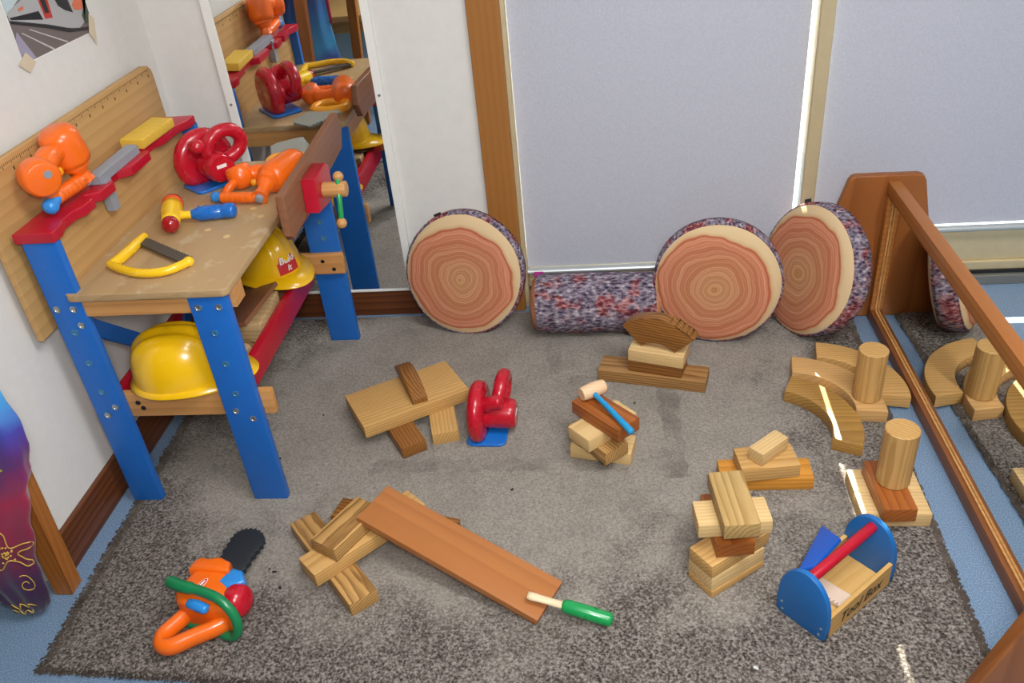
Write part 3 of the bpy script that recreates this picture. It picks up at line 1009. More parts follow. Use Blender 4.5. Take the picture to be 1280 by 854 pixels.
pts_r = dict(s=1.0, barrel=0.0375, pod=0.0325, grip=0.0125)
drill('orange toy drill lying beside the vise jaw on the workbench top', (0.34, -0.36, ZT),
      dict(pod=(0.304, -0.326, 0.611), pod_axis=(-0.35, 0.25, 0.9), barrel_back=(0.430, -0.255, 0.6185), barrel_front=(0.394, -0.378, 0.6185), chuck=(0.388, -0.438, 0.600), bridge=(0.345, -0.305, 0.612),
           grip_front=(0.366, -0.428, 0.597), grip_back=(0.290, -0.420, 0.597), tip=(0.268, -0.412, 0.596), joint=(0.290, -0.380, 0.603), trigger=(0.346, -0.352, 0.604)), None)
pts_r = dict(s=1.0, barrel=0.041, pod=0.038, grip=0.0155)
drill('orange toy drill propped on the red tool rack against the back panel', (0.085, -0.69, 0.722),
      dict(pod=(0.088, -0.752, 0.801), pod_axis=(0.75, -0.62, -0.05), barrel_back=(0.082, -0.641, 0.856), barrel_front=(0.088, -0.626, 0.778), chuck=(0.094, -0.618, 0.736), bridge=(0.086, -0.695, 0.818),
           grip_front=(0.096, -0.640, 0.742), grip_back=(0.094, -0.728, 0.747), tip=(0.093, -0.757, 0.738), joint=(0.091, -0.745, 0.765), trigger=(0.088, -0.688, 0.784)), None)

def hacksaw():
    t = tool_thing('toy_hacksaw', 'yellow bow shaped toy hacksaw with dark blade on the workbench top', 'toy saw', None, (0.235, -0.70, ZT))
    z = 0.591
    P = [(0.1720, -0.604, z), (0.1705, -0.640, z), (0.1690, -0.675, z), (0.1660, -0.708, z), (0.1600, -0.735, z)]
    part('grip', tube(*round_ends(P, [0.0095, 0.0112, 0.0118, 0.0118, 0.0105]), 16), M_yellow, t, True)
    Q = spline([(0.1560, -0.734, z), (0.1882, -0.7555, z), (0.2334, -0.7765, z), (0.2746, -0.7805, z), (0.306, -0.7680, z), (0.329, -0.738, z)], 5)
    part('bow', tube(*round_ends(Q, [0.0095]*len(Q)), 16), M_yellow, t, True)
    part('bow_tip', ball((0.330, -0.736, z), 0.0112), M_yellow, t, True)
    # toothed blade
    a, b = Vector((0.176, -0.622, z-0.003)), Vector((0.327, -0.728, z-0.003))
    d = (b-a).normalized(); nrm = Vector((d.y, -d.x, 0))
    n = 16
    pts = [a+nrm*0.016, b+nrm*0.016]
    for k in range(n, -1, -1):
        p = a.lerp(b, k/n)
        pts.append(p-nrm*0.008)
        if k > 0:
            pts.append(a.lerp(b, (k-0.5)/n)-nrm*0.012)
    part('blade', prism(pts, (0, 0, 1), 0.005), M_dark_blade, t)
hacksaw()

def toy_hammer():
    t = tool_thing('toy_hammer', 'yellow toy hammer with red ends and knobbly blue handle on the workbench top', 'toy hammer', None, (0.26, -0.51, ZT))
    a, b = Vector((0.2285, -0.586, 0.603)), Vector((0.1790, -0.452, 0.606))
    d = (b-a).normalized(); L = (b-a).length
    part('head', lathe([(0, 0.018), (0.019, 0.018), (0.0205, 0.030), (0.0215, 0.048), (0.024, 0.070), (0.0245, 0.095), (0.0235, 0.118), (0, 0.119)], 28, a, d), M_yellow, t, True)
    part('striking_face', lathe([(0, -0.004), (0.012, -0.002), (0.0185, 0.006), (0.0195, 0.018), (0.0185, 0.021), (0, 0.021)], 28, a, d), M_redd, t, True)
    part('striking_face', lathe([(0, 0.117), (0.0245, 0.117), (0.0255, 0.124), (0.0245, 0.134), (0.018, 0.141), (0, 0.143)], 28, a, d), plain('red_orange_plastic', '#DA4A17', 0.25, coat=0.3), t, True)
    part('neck', tube([(0.208, -0.520, 0.604), (0.232, -0.5195, 0.601), (0.254, -0.515, 0.599)], [0.017, 0.009, 0.009], 16, domed=True), M_yellow, t, True)
    h = part('handle', tube(*round_ends([(0.252, -0.5145, 0.599), (0.262, -0.512, 0.599), (0.275, -0.511, 0.599), (0.318, -0.5045, 0.599), (0.320, -0.504, 0.599), (0.324, -0.5035, 0.599), (0.342, -0.501, 0.599)], [0.011, 0.0148, 0.0165, 0.0165, 0.0150, 0.0178, 0.0178]), 20), M_bluep, t, True)
    bm = bmesh.new()
    for i in range(4):
        for j in range(9):
            x = 0.268+0.014*i
            a = 2*PI*j/9+i*0.35
            c = Vector((x, -0.512+0.15*(x-0.262)+0.0162*math.cos(a), 0.599+0.0162*math.sin(a)))
            bmesh.ops.create_icosphere(bm, subdivisions=1, radius=0.0026, matrix=Matrix.Translation(c))
    part('grip_bumps', bm, M_bluep, h, True, kind='stuff')
toy_hammer()

def handsaw():
    t = tool_thing('toy_handsaw', 'toy handsaw with grey toothed blade and amber handle behind the orange drill', 'toy saw', None, (0.37, -0.18, ZT))
    z = 0.6035
    pts = [(0.345, -0.205), (0.425, -0.185)]
    n = 9
    A, B = Vector((0.436, -0.160, 0)), Vector((0.372, -0.046, 0))
    for k in range(n+1):
        p = A.lerp(B, k/n)
        pts.append((p.x, p.y))
        if k < n:
            q = A.lerp(B, (k+0.5)/n)
            pts.append((q.x+0.008, q.y+0.005))
    pts += [(0.318, -0.080), (0.308, -0.105)]
    part('blade', prism([(x, y, z-0.0035) for x, y in pts], (0, 0, 1), 0.006, 0.001), M_grey_blade, t)
    path = [(0.342, -0.215, z), (0.352, -0.190, z), (0.385, -0.182, z), (0.425, -0.192, z), (0.440, -0.220, z), (0.428, -0.252, z), (0.392, -0.262, z), (0.356, -0.250, z)]
    bm = bmesh.new()
    add_tube(bm, spline(path, 5, True), 0.0125, 14, True)
    part('handle', bm, M_orange2, t, True)
handsaw()

def rack_tools():
    t = tool_thing('toy_square', 'grey plastic toy try square in the slot of the red tool rack', 'toy square', None, (0.11, -0.52, 0.717))
    # flat bar lying on the rack, L section
    part('bar', prism([(0.088, -0.605, 0.718), (0.088, -0.605, 0.738), (0.092, -0.605, 0.740), (0.112, -0.605, 0.738), (0.118, -0.605, 0.736), (0.118, -0.605, 0.718)], (0, 1, 0), 0.190, 0.001), M_grey_pl, t)
    part('blade', box((0.104, -0.598, 0.652), (0.124, -0.572, 0.724), 0.002), M_grey_pl, t)
    y = tag(link_bm('wooden_block', prism([(-0.028, -0.078, 0), (0.028, -0.078, 0), (0.030, 0.078, 0), (-0.026, 0.078, 0)], (0, 0, 1), 0.024, 0.003), M_yellow_paint, None, 40), 'yellow painted wooden wedge at the far end of the red tool rack', 'toy block')
    y.location = (0.096, -0.318, 0.7205)
    y.rotation_euler = (0, math.radians(4), math.radians(-3))
rack_tools()

def helmet(label, loc, rotz, sticker=False, group='yellow toy hard hats'):
    """local: front +X, z = 0 at the rim; built as one shell with three ridges"""
    t = thing('toy_hard_hat', label, 'hard hat', loc, rotz, group)
    bm = bmesh.new()
    nu, nv = 64, 26
    rings = []
    for j in range(nv+1):
        v = j/nv                               # 0 rim, 1 crown
        th = v*PI/2
        row = []
        for i in range(nu):
            a = 2*PI*i/nu
            c, s = math.cos(a), math.sin(a)
            rx, ry = 0.108, 0.088
            k = math.cos(th)**0.72
            x, y, z = rx*c*k, ry*s*k, 0.008+0.112*math.sin(th)**1.05
            # three ridges running front to back
            for y0, amp, wd in ((0, 0.0085, 0.012), (0.030, 0.005, 0.007), (-0.030, 0.005, 0.007)):
                if v > 0.15:
                    g = math.exp(-((y-y0)/wd)**2)*min(1, (v-0.15)/0.3)
                    z += amp*g
                    x *= 1+0.05*g
            row.append(bm.verts.new((x, y, z)))
        rings.append(row)
    for A, B in zip(rings, rings[1:]):
        for i in range(nu):
            bm.faces.new((A[i], A[(i+1) % nu], B[(i+1) % nu], B[i]))
    bmesh.ops.remove_doubles(bm, verts=bm.verts, dist=0.0002)
    link_bm('shell', bm, M_helmet, t, True)
    # rim and peak
    bm = bmesh.new()
    inner, outer, low = [], [], []
    for i in range(nu):
        a = 2*PI*i/nu
        c, s = math.cos(a), math.sin(a)
        ext = 0.011+0.050*max(0, c)**1.6
        drop = -0.014*max(0, c)**2
        inner.append(bm.verts.new((0.1065*c, 0.0868*s, 0.009)))
        outer.append(bm.verts.new(((0.108+ext)*c, (0.088+0.011+0.012*max(0, c))*s, 0.002+drop*0.5)))
        low.append(bm.verts.new(((0.107+ext)*c, (0.087+0.011+0.012*max(0, c))*s, -0.001+drop*0.5)))
    for i in range(nu):
        k = (i+1) % nu
        bm.faces.new((inner[i], outer[i], outer[k], inner[k]))
        bm.faces.new((outer[i], low[i], low[k], outer[k]))
    link_bm('peak', bm, M_helmet, t, True)
    if sticker:
        # square badge wrapped on the front, with its lettering
        def surf(y, z):
            th = math.asin(min(1, max(0, (z-0.008)/0.112))**(1/1.05))
            k = math.cos(th)**0.72
            s = max(-1, min(1, y/(0.088*k)))
            return 0.108*math.sqrt(1-s*s)*k*1.0+0.0012
        bm = bmesh.new()
        N = 6
        g = [[bm.verts.new((surf(-0.030+0.060*i/N, 0.014+0.052*j/N), -0.030+0.060*i/N, 0.014+0.052*j/N)) for i in range(N+1)] for j in range(N+1)]
        for j in range(N):
            for i in range(N):
                bm.faces.new((g[j][i], g[j][i+1], g[j+1][i+1], g[j+1][i]))
        st = link_bm('sticker', bm, M_sticker, t)
        for word, zc, sz, sh in (('Build', 0.050, 0.0235, 0.25), ('It', 0.028, 0.021, 0.25)):
            # text lies in local YZ plane facing +X, slid onto the curve
            mt = Matrix(((0, 0, 1, 0), (1, 0, 0, 0), (0, 1, 0, 0), (0, 0, 0, 1)))
            o = text_mesh('lettering', word, sz, M_logo_w, mt, st, sh, 0.0006)
            for v in o.data.vertices:
                v.co.z += zc
                v.co.x = surf(v.co.y, v.co.z)+0.0008
    return t
helmet('yellow toy hard hat at the near end of the workbench shelf', (0.238, -0.745, 0.312), math.radians(8))
helmet('yellow toy hard hat with red sticker at the far end of the workbench shelf', (0.266, -0.236, 0.309), math.radians(-34), True)

def chunk(name, label, cat, pts, h, mat, group=None, jit=0.004, seed=1, lift=None):
    """rough offcut: polygon footprint extruded, edges worn and surface uneven"""
    cx = sum(p[0] for p in pts)/len(pts); cy = sum(p[1] for p in pts)/len(pts)
    z0 = pts[0][2]
    bm = prism([(p[0]-cx, p[1]-cy, 0) for p in pts], (0, 0, 1), h, min(0.006, h*0.25))
    bmesh.ops.triangulate(bm, faces=[f for f in bm.faces if len(f.verts) > 4])
    bmesh.ops.subdivide_edges(bm, edges=bm.edges, cuts=2, use_grid_fill=True)
    for v in bm.verts:
        n = mnoise.noise_vector(v.co*28+Vector((seed*7, 0, 0)))
        v.co += n*jit*(0 if v.co.z < 0.001 else 1)
    o = link_bm(name, bm, mat, None, 50)
    o.location = (cx, cy, z0)
    if lift:
        o.rotation_euler = lift
    return tag(o, label, cat, group)
chunk('driftwood_piece', 'pale knotted wood offcut in the middle of the workbench shelf', 'wood offcut', [(0.275, -0.525, 0.249), (0.340, -0.530, 0.249), (0.344, -0.44, 0.249), (0.335, -0.37, 0.249), (0.285, -0.37, 0.249)], 0.056, M_drift, None, 0.007, 2)
chunk('driftwood_piece', 'small wood offcut on the workbench shelf beside the near right leg', 'wood offcut', [(0.265, -0.655, 0.249), (0.333, -0.665, 0.249), (0.34, -0.60, 0.249), (0.27, -0.575, 0.249)], 0.045, M_drift, None, 0.006, 5)
o = tag(link_bm('shelf_plank', box((-0.185, -0.10, -0.011), (0, 0.10, 0), 0.001), M_jaw, None), 'flat brown board tilted over the wood offcuts on the workbench shelf', 'board')
o.location = (0.324, -0.450, 0.326)
o.rotation_euler = (0, math.radians(-17), math.radians(-5))

# ------------------------------------------------------------ toy chainsaw on the rug
def chainsaw():
    t = tool_thing('toy_chainsaw', 'orange toy chainsaw with dark bar and green hoop handle lying on the rug', 'toy chainsaw', None, (0.385, -1.14, ZR))
    z = ZR
    body = [(0.3454, -1.113), (0.3847, -1.1088), (0.4160, -1.1230), (0.4400, -1.165), (0.4500, -1.1950), (0.4420, -1.2140), (0.4150, -1.2150), (0.3600, -1.2060), (0.3360, -1.196), (0.3200, -1.1665), (0.3300, -1.1500)]
    part('body', prism([(x, y, z) for x, y in body], (0, 0, 1), 0.078, 0.012), M_orange, t, 50)
    part('body_collar', prism([(x, y, z+0.010) for x, y in [(0.334, -1.122), (0.338, -1.100), (0.352, -1.089), (0.366, -1.094), (0.392, -1.090), (0.418, -1.104), (0.424, -1.132), (0.385, -1.126)]], (0, 0, 1), 0.076, 0.008), M_orange, t, 50)
    loop = [(0.343, -1.196), (0.328, -1.222), (0.317, -1.246), (0.325, -1.266), (0.346, -1.268), (0.378, -1.248), (0.412, -1.228), (0.430, -1.214)]
    L = spline([(x, y, z+0.030) for x, y in loop], 6)
    part('rear_handle', tube(*round_ends(L, [0.0152]*len(L)), 16, flat=1.25, upv=(0, 0, 1)), M_orange, t, True)
    # toothed bar
    pts = []
    out = [(0.3659, -1.0870), (0.3700, -1.040), (0.3751, -0.9985), (0.3882, -0.9810), (0.4130, -0.9764), (0.4360, -0.9910), (0.4470, -1.0152), (0.4380, -1.050), (0.4300, -1.095)]
    sp = spline([(x, y, z+0.034) for x, y in out], 5)
    for k, p in enumerate(sp):
        q = sp[min(k+1, len(sp)-1)]-sp[max(k-1, 0)]
        nrm = Vector((-q.y, q.x, 0)).normalized()
        pts.append(p+nrm*(0.0035 if k % 2 else -0.0015))
    part('chain_bar', prism(pts, (0, 0, 1), 0.014, 0.0015), M_chain, t, 40)
    # green hoop handle around the body
    G = [(0.322, -1.170, z+0.100), (0.350, -1.184, z+0.104), (0.395, -1.196, z+0.104), (0.432, -1.209, z+0.100), (0.456, -1.220, z+0.084), (0.467, -1.227, z+0.056), (0.462, -1.231, z+0.026), (0.445, -1.229, z+0.010), (0.405, -1.214, z+0.0095), (0.34, -1.196, z+0.0095)]
    SPL = spline(G, 6)
    part('hoop_handle', tube(*round_ends(SPL, [0.0098 if k > 9 else 0.0118+0.0008*(k % 2) for k in range(len(SPL))]), 14), M_greenp, t, True)
    part('side_panel', prism([(0.405, -1.150, z+0.022), (0.424, -1.113, z+0.022), (0.449, -1.122, z+0.022), (0.463, -1.150, z+0.022), (0.430, -1.168, z+0.022)], (0, 0, 1), 0.058, 0.008), M_bluel, t, 50)
    part('starter_cap', lathe([(0, 0), (0.031, 0), (0.034, 0.008), (0.033, 0.022), (0.027, 0.032), (0.015, 0.037), (0, 0.038)], 32, (0.436, -1.172, z+0.048), (0.95, -0.2, 0.15)), M_redp, t, True)
    tr = part('trigger', tube([(0.371, -1.205, z+0.076), (0.388, -1.212, z+0.080), (0.406, -1.217, z+0.076)], [0.0105, 0.0115, 0.0105], 14, domed=True), M_bluel, t, True)
    # oval badge: red ring, white field, red stroke
    ca = math.radians(64)
    def oval(a, b, zz, h, mat, nm, par):
        P = [(0.3755+a*math.cos(k)*math.cos(ca)-b*math.sin(k)*math.sin(ca), -1.1575+a*math.cos(k)*math.sin(ca)+b*math.sin(k)*math.cos(ca), zz) for k in (2*PI*i/24 for i in range(24))]
        return part(nm, prism(P, (0, 0, 1), h), mat, par)
    bdg = oval(0.0165, 0.0062, z+0.0778, 0.0008, M_logo_w, 'badge', t)
    oval(0.0150, 0.0050, z+0.0786, 0.0003, M_sticker, 'badge_field', bdg)
    oval(0.0110, 0.0018, z+0.0789, 0.0003, M_logo_w, 'badge_stroke', bdg)
chainsaw()

# ------------------------------------------------------------ wooden building blocks
def blk(label, mat, corner, deg, L, Wd, z0, h=0.0345, side=1, bev=0.0022, group=None, name='wooden_block'):
    """corner: a bottom corner; length along deg; width to the left (side=1) or right"""
    a = math.radians(deg)
    u = Vector((math.cos(a), math.sin(a)))
    v = Vector((-math.sin(a), math.cos(a)))*side
    c = Vector(corner)+u*L/2+v*Wd/2
    long_x = L >= Wd
    l, w_ = (L, Wd) if long_x else (Wd, L)
    bm = box((-l/2, -w_/2, 0), (l/2, w_/2, h), bev, 2)
    o = link_bm(name, bm, mat, None, 50)
    o.location = (c.x, c.y, z0)
    o.rotation_euler = (0, 0, a if long_x else a+PI/2)
    return tag(o, label, 'block', group)

h = 0.035
z = ZR
gA, gB, gC, gD, gE, gF, gG, gH = ('blocks under the toy mallet', 'blocks of the arch topped tower', 'blocks of the tall crooked stack', 'blocks of the low pile behind the tall stack', 'blocks under the copper board', 'curved blocks by the floor mirror', 'blocks under the near cylinder', 'blocks of the plank bridge')
blk('pale block lying flat at the very bottom of the mallet stack', M_pale, (1.098, -0.702), -13, 0.146, 0.070, z, group=gA)
blk('striped tan block second from the bottom of the mallet stack', M_strip, (1.182, -0.774), 129, 0.140, 0.068, z+h, side=-1, group=gA)
blk('long pale block third from the bottom of the mallet stack, end facing left', M_pale, (1.146, -0.768), 42, 0.150, 0.073, z+2*h, group=gA)
blk('glossy red-brown block on top of the stack, holding the mallet', M_redbrown, (1.212, -0.776), 133, 0.155, 0.067, z+3*h, side=-1, group=gA)

blk('long streaky brown plank block at the foot of the arch topped tower', M_streak, (1.166, -0.392), -14, 0.283, 0.072, z, group=gB)
blk('dark brown block between the long plank block and the pale block', M_brown, (1.246, -0.399), -17.5, 0.142, 0.068, z+h, group=gB)
blk('smooth pale block directly under the brown arch', M_pale, (1.246, -0.403), -18.5, 0.145, 0.070, z+2*h, group=gB)

def curve_block(label, mat, c, r0, r1, a0, a1, z0, h=0.0345, group=None, upright=None, name='curved_block', notches=()):
    bm = bmesh.new()
    n = 18
    P = [(r1*math.cos(a), r1*math.sin(a), 0) for a in (math.radians(a0+(a1-a0)*k/n) for k in range(n+1))]
    for q in notches:
        cuts = [(q-1.3, 0), (q-1.0, 0.0050), (q+0.7, 0.0050), (q+0.95, 0)]
        add = [((r1-d)*math.cos(math.radians(b)), (r1-d)*math.sin(math.radians(b)), 0) for b, d in cuts]
        P = [p for p in P if not (q-1.4 < math.degrees(math.atan2(p[1], p[0])) < q+1.0)]
        k = sum(1 for p in P if math.degrees(math.atan2(p[1], p[0])) < q)
        P[k:k] = add
    P += [(r0*math.cos(a), r0*math.sin(a), 0) for a in (math.radians(a1+(a0-a1)*k/n) for k in range(n+1))]
    add_prism(bm, P, (0, 0, 1), h, 0.0006 if notches else 0.002)
    o = link_bm(name, bm, mat, None, 40)
    if upright is None:
        o.location = (c[0], c[1], z0)
    else:
        o.location = c
        o.rotation_euler = upright
    return tag(o, label, 'block', group)
# arch standing on its two inner corners, face towards the camera
o = curve_block('dark brown arch shaped block standing on top of its tower', M_dkbrown, (1.3200, -0.4110, z+3*h-0.0460), 0.0650, 0.137, 45, 135, 0, 0.036, gB, (math.radians(90), 0, math.radians(-24)), notches=(51.5, 57, 63, 69, 76))
o.location = Vector(o.location)+Vector((math.sin(math.radians(24)), math.cos(math.radians(24)), 0))*0.040

blk('thin tan block at the foot of the tall crooked stack', M_tan, (1.381, -1.124), 36, 0.138, 0.068, z, 0.018, group=gC)
blk('pale block second from the bottom of the tall crooked stack', M_pale, (1.380, -1.122), 35.5, 0.138, 0.068, z+0.0185, group=gC)
blk('tan block with round edges third from the bottom of the tall crooked stack', M_tan, (1.379, -1.124), 37, 0.154, 0.066, z+0.0535, bev=0.006, group=gC)
blk('small red-brown block in the middle of the tall crooked stack', M_redbrown, (1.389, -1.101), 7, 0.073, 0.140, z+0.0885, group=gC)
blk('pale block lying crosswise second from the top of the tall crooked stack', M_pale, (1.355, -1.084), 5, 0.141, 0.067, z+0.1235, bev=0.004, group=gC)
blk('knotty olive-tan block on top of the tall crooked stack', M_olive, (1.397, -1.120), 5.5, 0.067, 0.146, z+0.1585, group=gC)

blk('orange-brown block at the bottom of the low pile behind the tall stack', M_orangeb, (1.434, -0.824), 0.6, 0.202, 0.068, z, group=gD, bev=0.004)
blk('striped tan block in the middle of the low pile behind the tall stack', M_tan, (1.477, -0.834), 7, 0.128, 0.076, z+h, group=gD)
blk('small pale block on top of the low pile behind the tall stack', M_pale, (1.520, -0.824), 42, 0.087, 0.038, z+2*h, group=gD)

blk('long dark streaked block reaching out below the copper board on the left', M_strip, (0.674, -1.172), 130.5, 0.292, 0.062, z, side=-1, group=gE)
blk('dark block mostly hidden under the copper board, its tip showing behind', M_dkbrown, (0.571, -0.928), -14, 0.287, 0.062, z, group=gE)
blk('long pale block slanting under the copper board', M_tan, (0.598, -1.128), 46, 0.278, 0.066, z+h, group=gE)
blk('striped tan block lying uppermost next to the copper board', M_strip, (0.637, -1.094), 61, 0.142, 0.066, z+2*h, group=gE)

def ramp_board():
    P = [Vector((0.712, -0.918, 0.1255)), Vector((1.090, -1.096, 0.0262)), Vector((1.046, -1.190, 0.0262)), Vector((0.670, -1.018, 0.1255))]
    u = (P[1]-P[0]).normalized()
    v = (P[0]-P[3]); v = (v-u*v.dot(u)).normalized()
    nrm = u.cross(v)
    if nrm.z < 0:
        nrm = -nrm
    c = sum(P, Vector())/4
    L, W_, T = (P[1]-P[0]).length, 0.107, 0.017
    bm = box((-L/2, -W_/2, -T), (L/2, W_/2, 0), 0.002)
    o = link_bm('ramp_board', bm, M_board, None, 50)
    vv = nrm.cross(u)
    o.matrix_world = Matrix.Translation(c) @ Matrix((u, vv, nrm)).transposed().to_4x4()
    return tag(o, 'long copper-brown board propped as a ramp on the blocks', 'board')
ramp_board()

def chisel():
    t = tool_thing('toy_chisel', 'toy chisel with pale wooden shaft and green handle lying on the copper board', 'toy chisel', None, (1.09, -1.17, 0.04))
    a, m, b = Vector((1.026, -1.152, 0.0505)), Vector((1.0985, -1.1675, 0.0385)), Vector((1.182, -1.188, 0.0250))
    part('shaft', tube([a, a.lerp(m, 0.12), a.lerp(m, 0.3), m+(m-a)*0.1], [0.0085, 0.0095, 0.0085, 0.0080], 16, flat=0.7, upv=(0, 0, 1)), M_chisel, t, True)
    part('handle', tube(*round_ends([m, m.lerp(b, 0.05), m.lerp(b, 0.5), b], [0.0125, 0.0138, 0.0145, 0.0138]), 20), M_greenpaint, t, True)
chisel()

def mallet():
    t = tool_thing('toy_mallet', 'small toy mallet with pale head and sky blue handle on the red-brown block', 'toy mallet', None, (1.18, -0.70, z+4*h))
    zz = z+4*h
    a, b = Vector((1.1335, -0.6625, zz+0.0185)), Vector((1.1795, -0.6335, zz+0.0185))
    d = (b-a).normalized(); a -= d*0.004; b += d*0.004
    L = (b-a).length
    part('head', lathe([(0, 0), (0.0150, 0), (0.0163, 0.004), (0.0180, L*0.3), (0.0185, L*0.5), (0.0180, L*0.7), (0.0163, L-0.004), (0.0150, L), (0, L)], 28, a, d), M_mallet, t, 40)
    part('handle', tube(*round_ends([(1.1600, -0.6620, zz+0.018), (1.185, -0.700, zz+0.015), (1.2150, -0.748, zz+0.0105), (1.2400, -0.789, zz+0.0078)], [0.0068, 0.0066, 0.0074, 0.0080]), 16), M_skyblue, t, True)
mallet()

# curved blocks and cylinders beside the floor mirror
curve_block('front tan-brown quarter curve block with a sunlit stripe', M_curve, (1.575, -0.632), 0.140, 0.208, -24, 67, z, group=gF)
curve_block('middle beige quarter curve block carrying the far cylinder', M_beigeb, (1.644, -0.562), 0.140, 0.211, -9, 82, z, group=gF)
curve_block('rear beige quarter curve block nearest the floor mirror', M_tan, (1.716, -0.496), 0.140, 0.210, -12, 81, z, group=gF)
def cylinder_block(label, x, y, z0, r, ht):
    bm = lathe([(0, 0), (r-0.002, 0), (r, 0.002), (r, ht-0.002), (r-0.002, ht), (0, ht)], 40)
    bmesh.ops.rotate(bm, verts=bm.verts, cent=(0, 0, 0), matrix=Matrix.Rotation(PI/2, 3, 'Y'))
    o = link_bm('wooden_cylinder', bm, M_tan, None, 40)
    o.location = (x, y, z0+ht)
    o.rotation_euler = (0, PI/2, 0)
    return tag(o, label, 'block', 'upright wooden cylinders')
cylinder_block('tall wooden cylinder standing on the middle curved block', 1.818, -0.531, z+h, 0.0335, 0.137)
cylinder_block('tall wooden cylinder standing on the red-brown block near the toolbox', 1.780, -0.868, z+2*h, 0.0340, 0.138)
blk('pale flat block on the rug, nearer half of the base under the near cylinder', M_pale, (1.707, -0.934), -0.5, 0.139, 0.069, z, group=gG)
blk('pale flat block on the rug, farther half of the base under the near cylinder', M_pale, (1.7075, -0.864), -0.5, 0.139, 0.069, z, group=gG)
blk('glossy red-brown block directly under the near cylinder', M_redbrown, (1.740, -0.957), 1.5, 0.066, 0.150, z+h, group=gG)

# plank bridge on the left of the rug
blk('wide pale plank with a small knot bridging two blocks', M_tan, (0.594, -0.661), 31.5, 0.286, 0.156, z+h, group=gH)
blk('brown round-edged block under the left part of the wide plank', M_brown, (0.690, -0.702), 121.5, 0.290, 0.066, z, side=-1, bev=0.006, group=gH)
blk('pale block under the right part of the wide plank', M_tan, (0.757, -0.650), 14, 0.067, 0.140, z, group=gH)
def bow_block():
    L, Wd = 0.175, 0.040
    prof = [(0, 0.0), (0, 0.014), (0.02, 0.026), (0.05, 0.036), (0.0875, 0.040), (0.125, 0.036), (0.155, 0.026), (L, 0.014), (L, 0)]
    bm = prism([(x-L/2, -Wd/2, zz) for x, zz in prof], (0, 1, 0), Wd, 0.0025)
    o = link_bm('wooden_block', bm, M_dkbrown, None, 45)
    a = math.radians(-64)
    o.location = (0.682, -0.488, z+2*h)
    o.rotation_euler = (0, 0, a)
    tag(o, 'dark brown bow topped block lying across the wide plank', 'block', gH)
bow_block()

# ------------------------------------------------------------ wooden toolbox
def toolbox():
    a = math.radians(42)
    t = thing('toy_toolbox', 'open wooden toy toolbox with blue ends and red handle rod', 'toolbox', (1.5350, -1.1850, ZR), a)
    # local: X along the box from the near end, Y to the rear side, Z up
    def arch(x, th):
        P = [(x, -0.047, 0), (x, -0.054, 0.008), (x, -0.055, 0.040)]
        for k in range(0, 19):
            q = math.radians(10*k)
            P.append((x, -0.054*math.cos(q), 0.048+0.088*max(0, math.sin(q))**0.9))
        P += [(x, 0.055, 0.040), (x, 0.054, 0.008), (x, 0.047, 0)]
        return prism(P, (1, 0, 0), th, 0.0012)
    for x in (0.0, 0.203):
        e = link_bm('end_panel', arch(x, 0.011), M_toolblue, t, 40)
        if x == 0:
            for y, z_ in ((-0.040, 0.012), (-0.043, 0.030), (0.040, 0.012), (0.043, 0.030)):
                link_bm('screw', lathe([(0, 0), (0.003, 0), (0.0025, 0.0012), (0, 0.0012)], 10, (x, y, z_), (-1, 0, 0)), M_screw, e)
    # worn bare edge on top of the near panel
    fp = link_bm('side_panel', box((0.0115, -0.053, 0.002), (0.2025, -0.045, 0.058), 0.001), M_pinewood, t)
    link_bm('side_panel', box((0.0115, 0.045, 0.002), (0.2025, 0.053, 0.058), 0.001), M_pinewood, t)
    link_bm('bottom_panel', box((0.0115, -0.0445, 0.003), (0.2025, 0.0445, 0.011), 0.001), M_pinewood, t)
    link_bm('handle_rod', cyl((0.0112, 0, 0.117), (0.2028, 0, 0.117), 0.0105, 0.001), M_red, t, 40)
    mt = Matrix(((1, 0, 0, 0.105), (0, 0, -1, -0.0534), (0, 1, 0, 0.030), (0, 0, 0, 1)))
    text_mesh('lettering', 'Tool Box', 0.034, M_black, mt, fp, 0.35, 0.0008)
    return t
TB = toolbox()

def in_box(o, loc, rot):
    """place a loose thing by the toolbox's own axes"""
    o.location = TB.matrix_world @ Vector(loc) if False else Matrix.Translation(TB.location) @ Matrix.Rotation(math.radians(42), 4, 'Z') @ Vector(loc)
    q = Matrix.Rotation(math.radians(42), 4, 'Z') @ Matrix.Rotation(rot[2], 4, 'Z') @ Matrix.Rotation(rot[1], 4, 'Y') @ Matrix.Rotation(rot[0], 4, 'X')
    o.rotation_euler = q.to_euler()

r_ = thing('toy_ruler', 'pale wooden toy ruler lying across the bottom of the toolbox', 'ruler')
link_bm('board', box((-0.019, -0.043, 0), (0.019, 0.043, 0.009), 0.0012), M_ruler, r_)
bm = bmesh.new()
for k in range(11):
    add_box(bm, (-0.019, -0.038+0.0076*k-0.0007, 0.0091), (-0.019+(0.007 if k % 5 == 0 else 0.0045), -0.038+0.0076*k+0.0007, 0.0094))
link_bm('tick_marks', bm, M_black, r_, kind='stuff')
in_box(r_, (0.092, 0, 0.012), (0, 0, math.radians(4)))
# blue trapezoid saw handle leaning on the rear side
sq = [Vector(v) for v in ((0.206, 0.101, 0.035), (0.168, 0.037, 0.073), (0.064, 0.022, 0.0835), (0.050, 0.044, 0.0690))]
sw = tag(link_bm('toy_handsaw', prism(sq, (0, 0.6, 1.0), 0.008, 0.0015), M_toolblue2, None, 40), 'bright blue tapered wooden saw leaning over the rear side of the toolbox', 'toy saw')
in_box(sw, (0, 0, 0), (0, 0, 0))

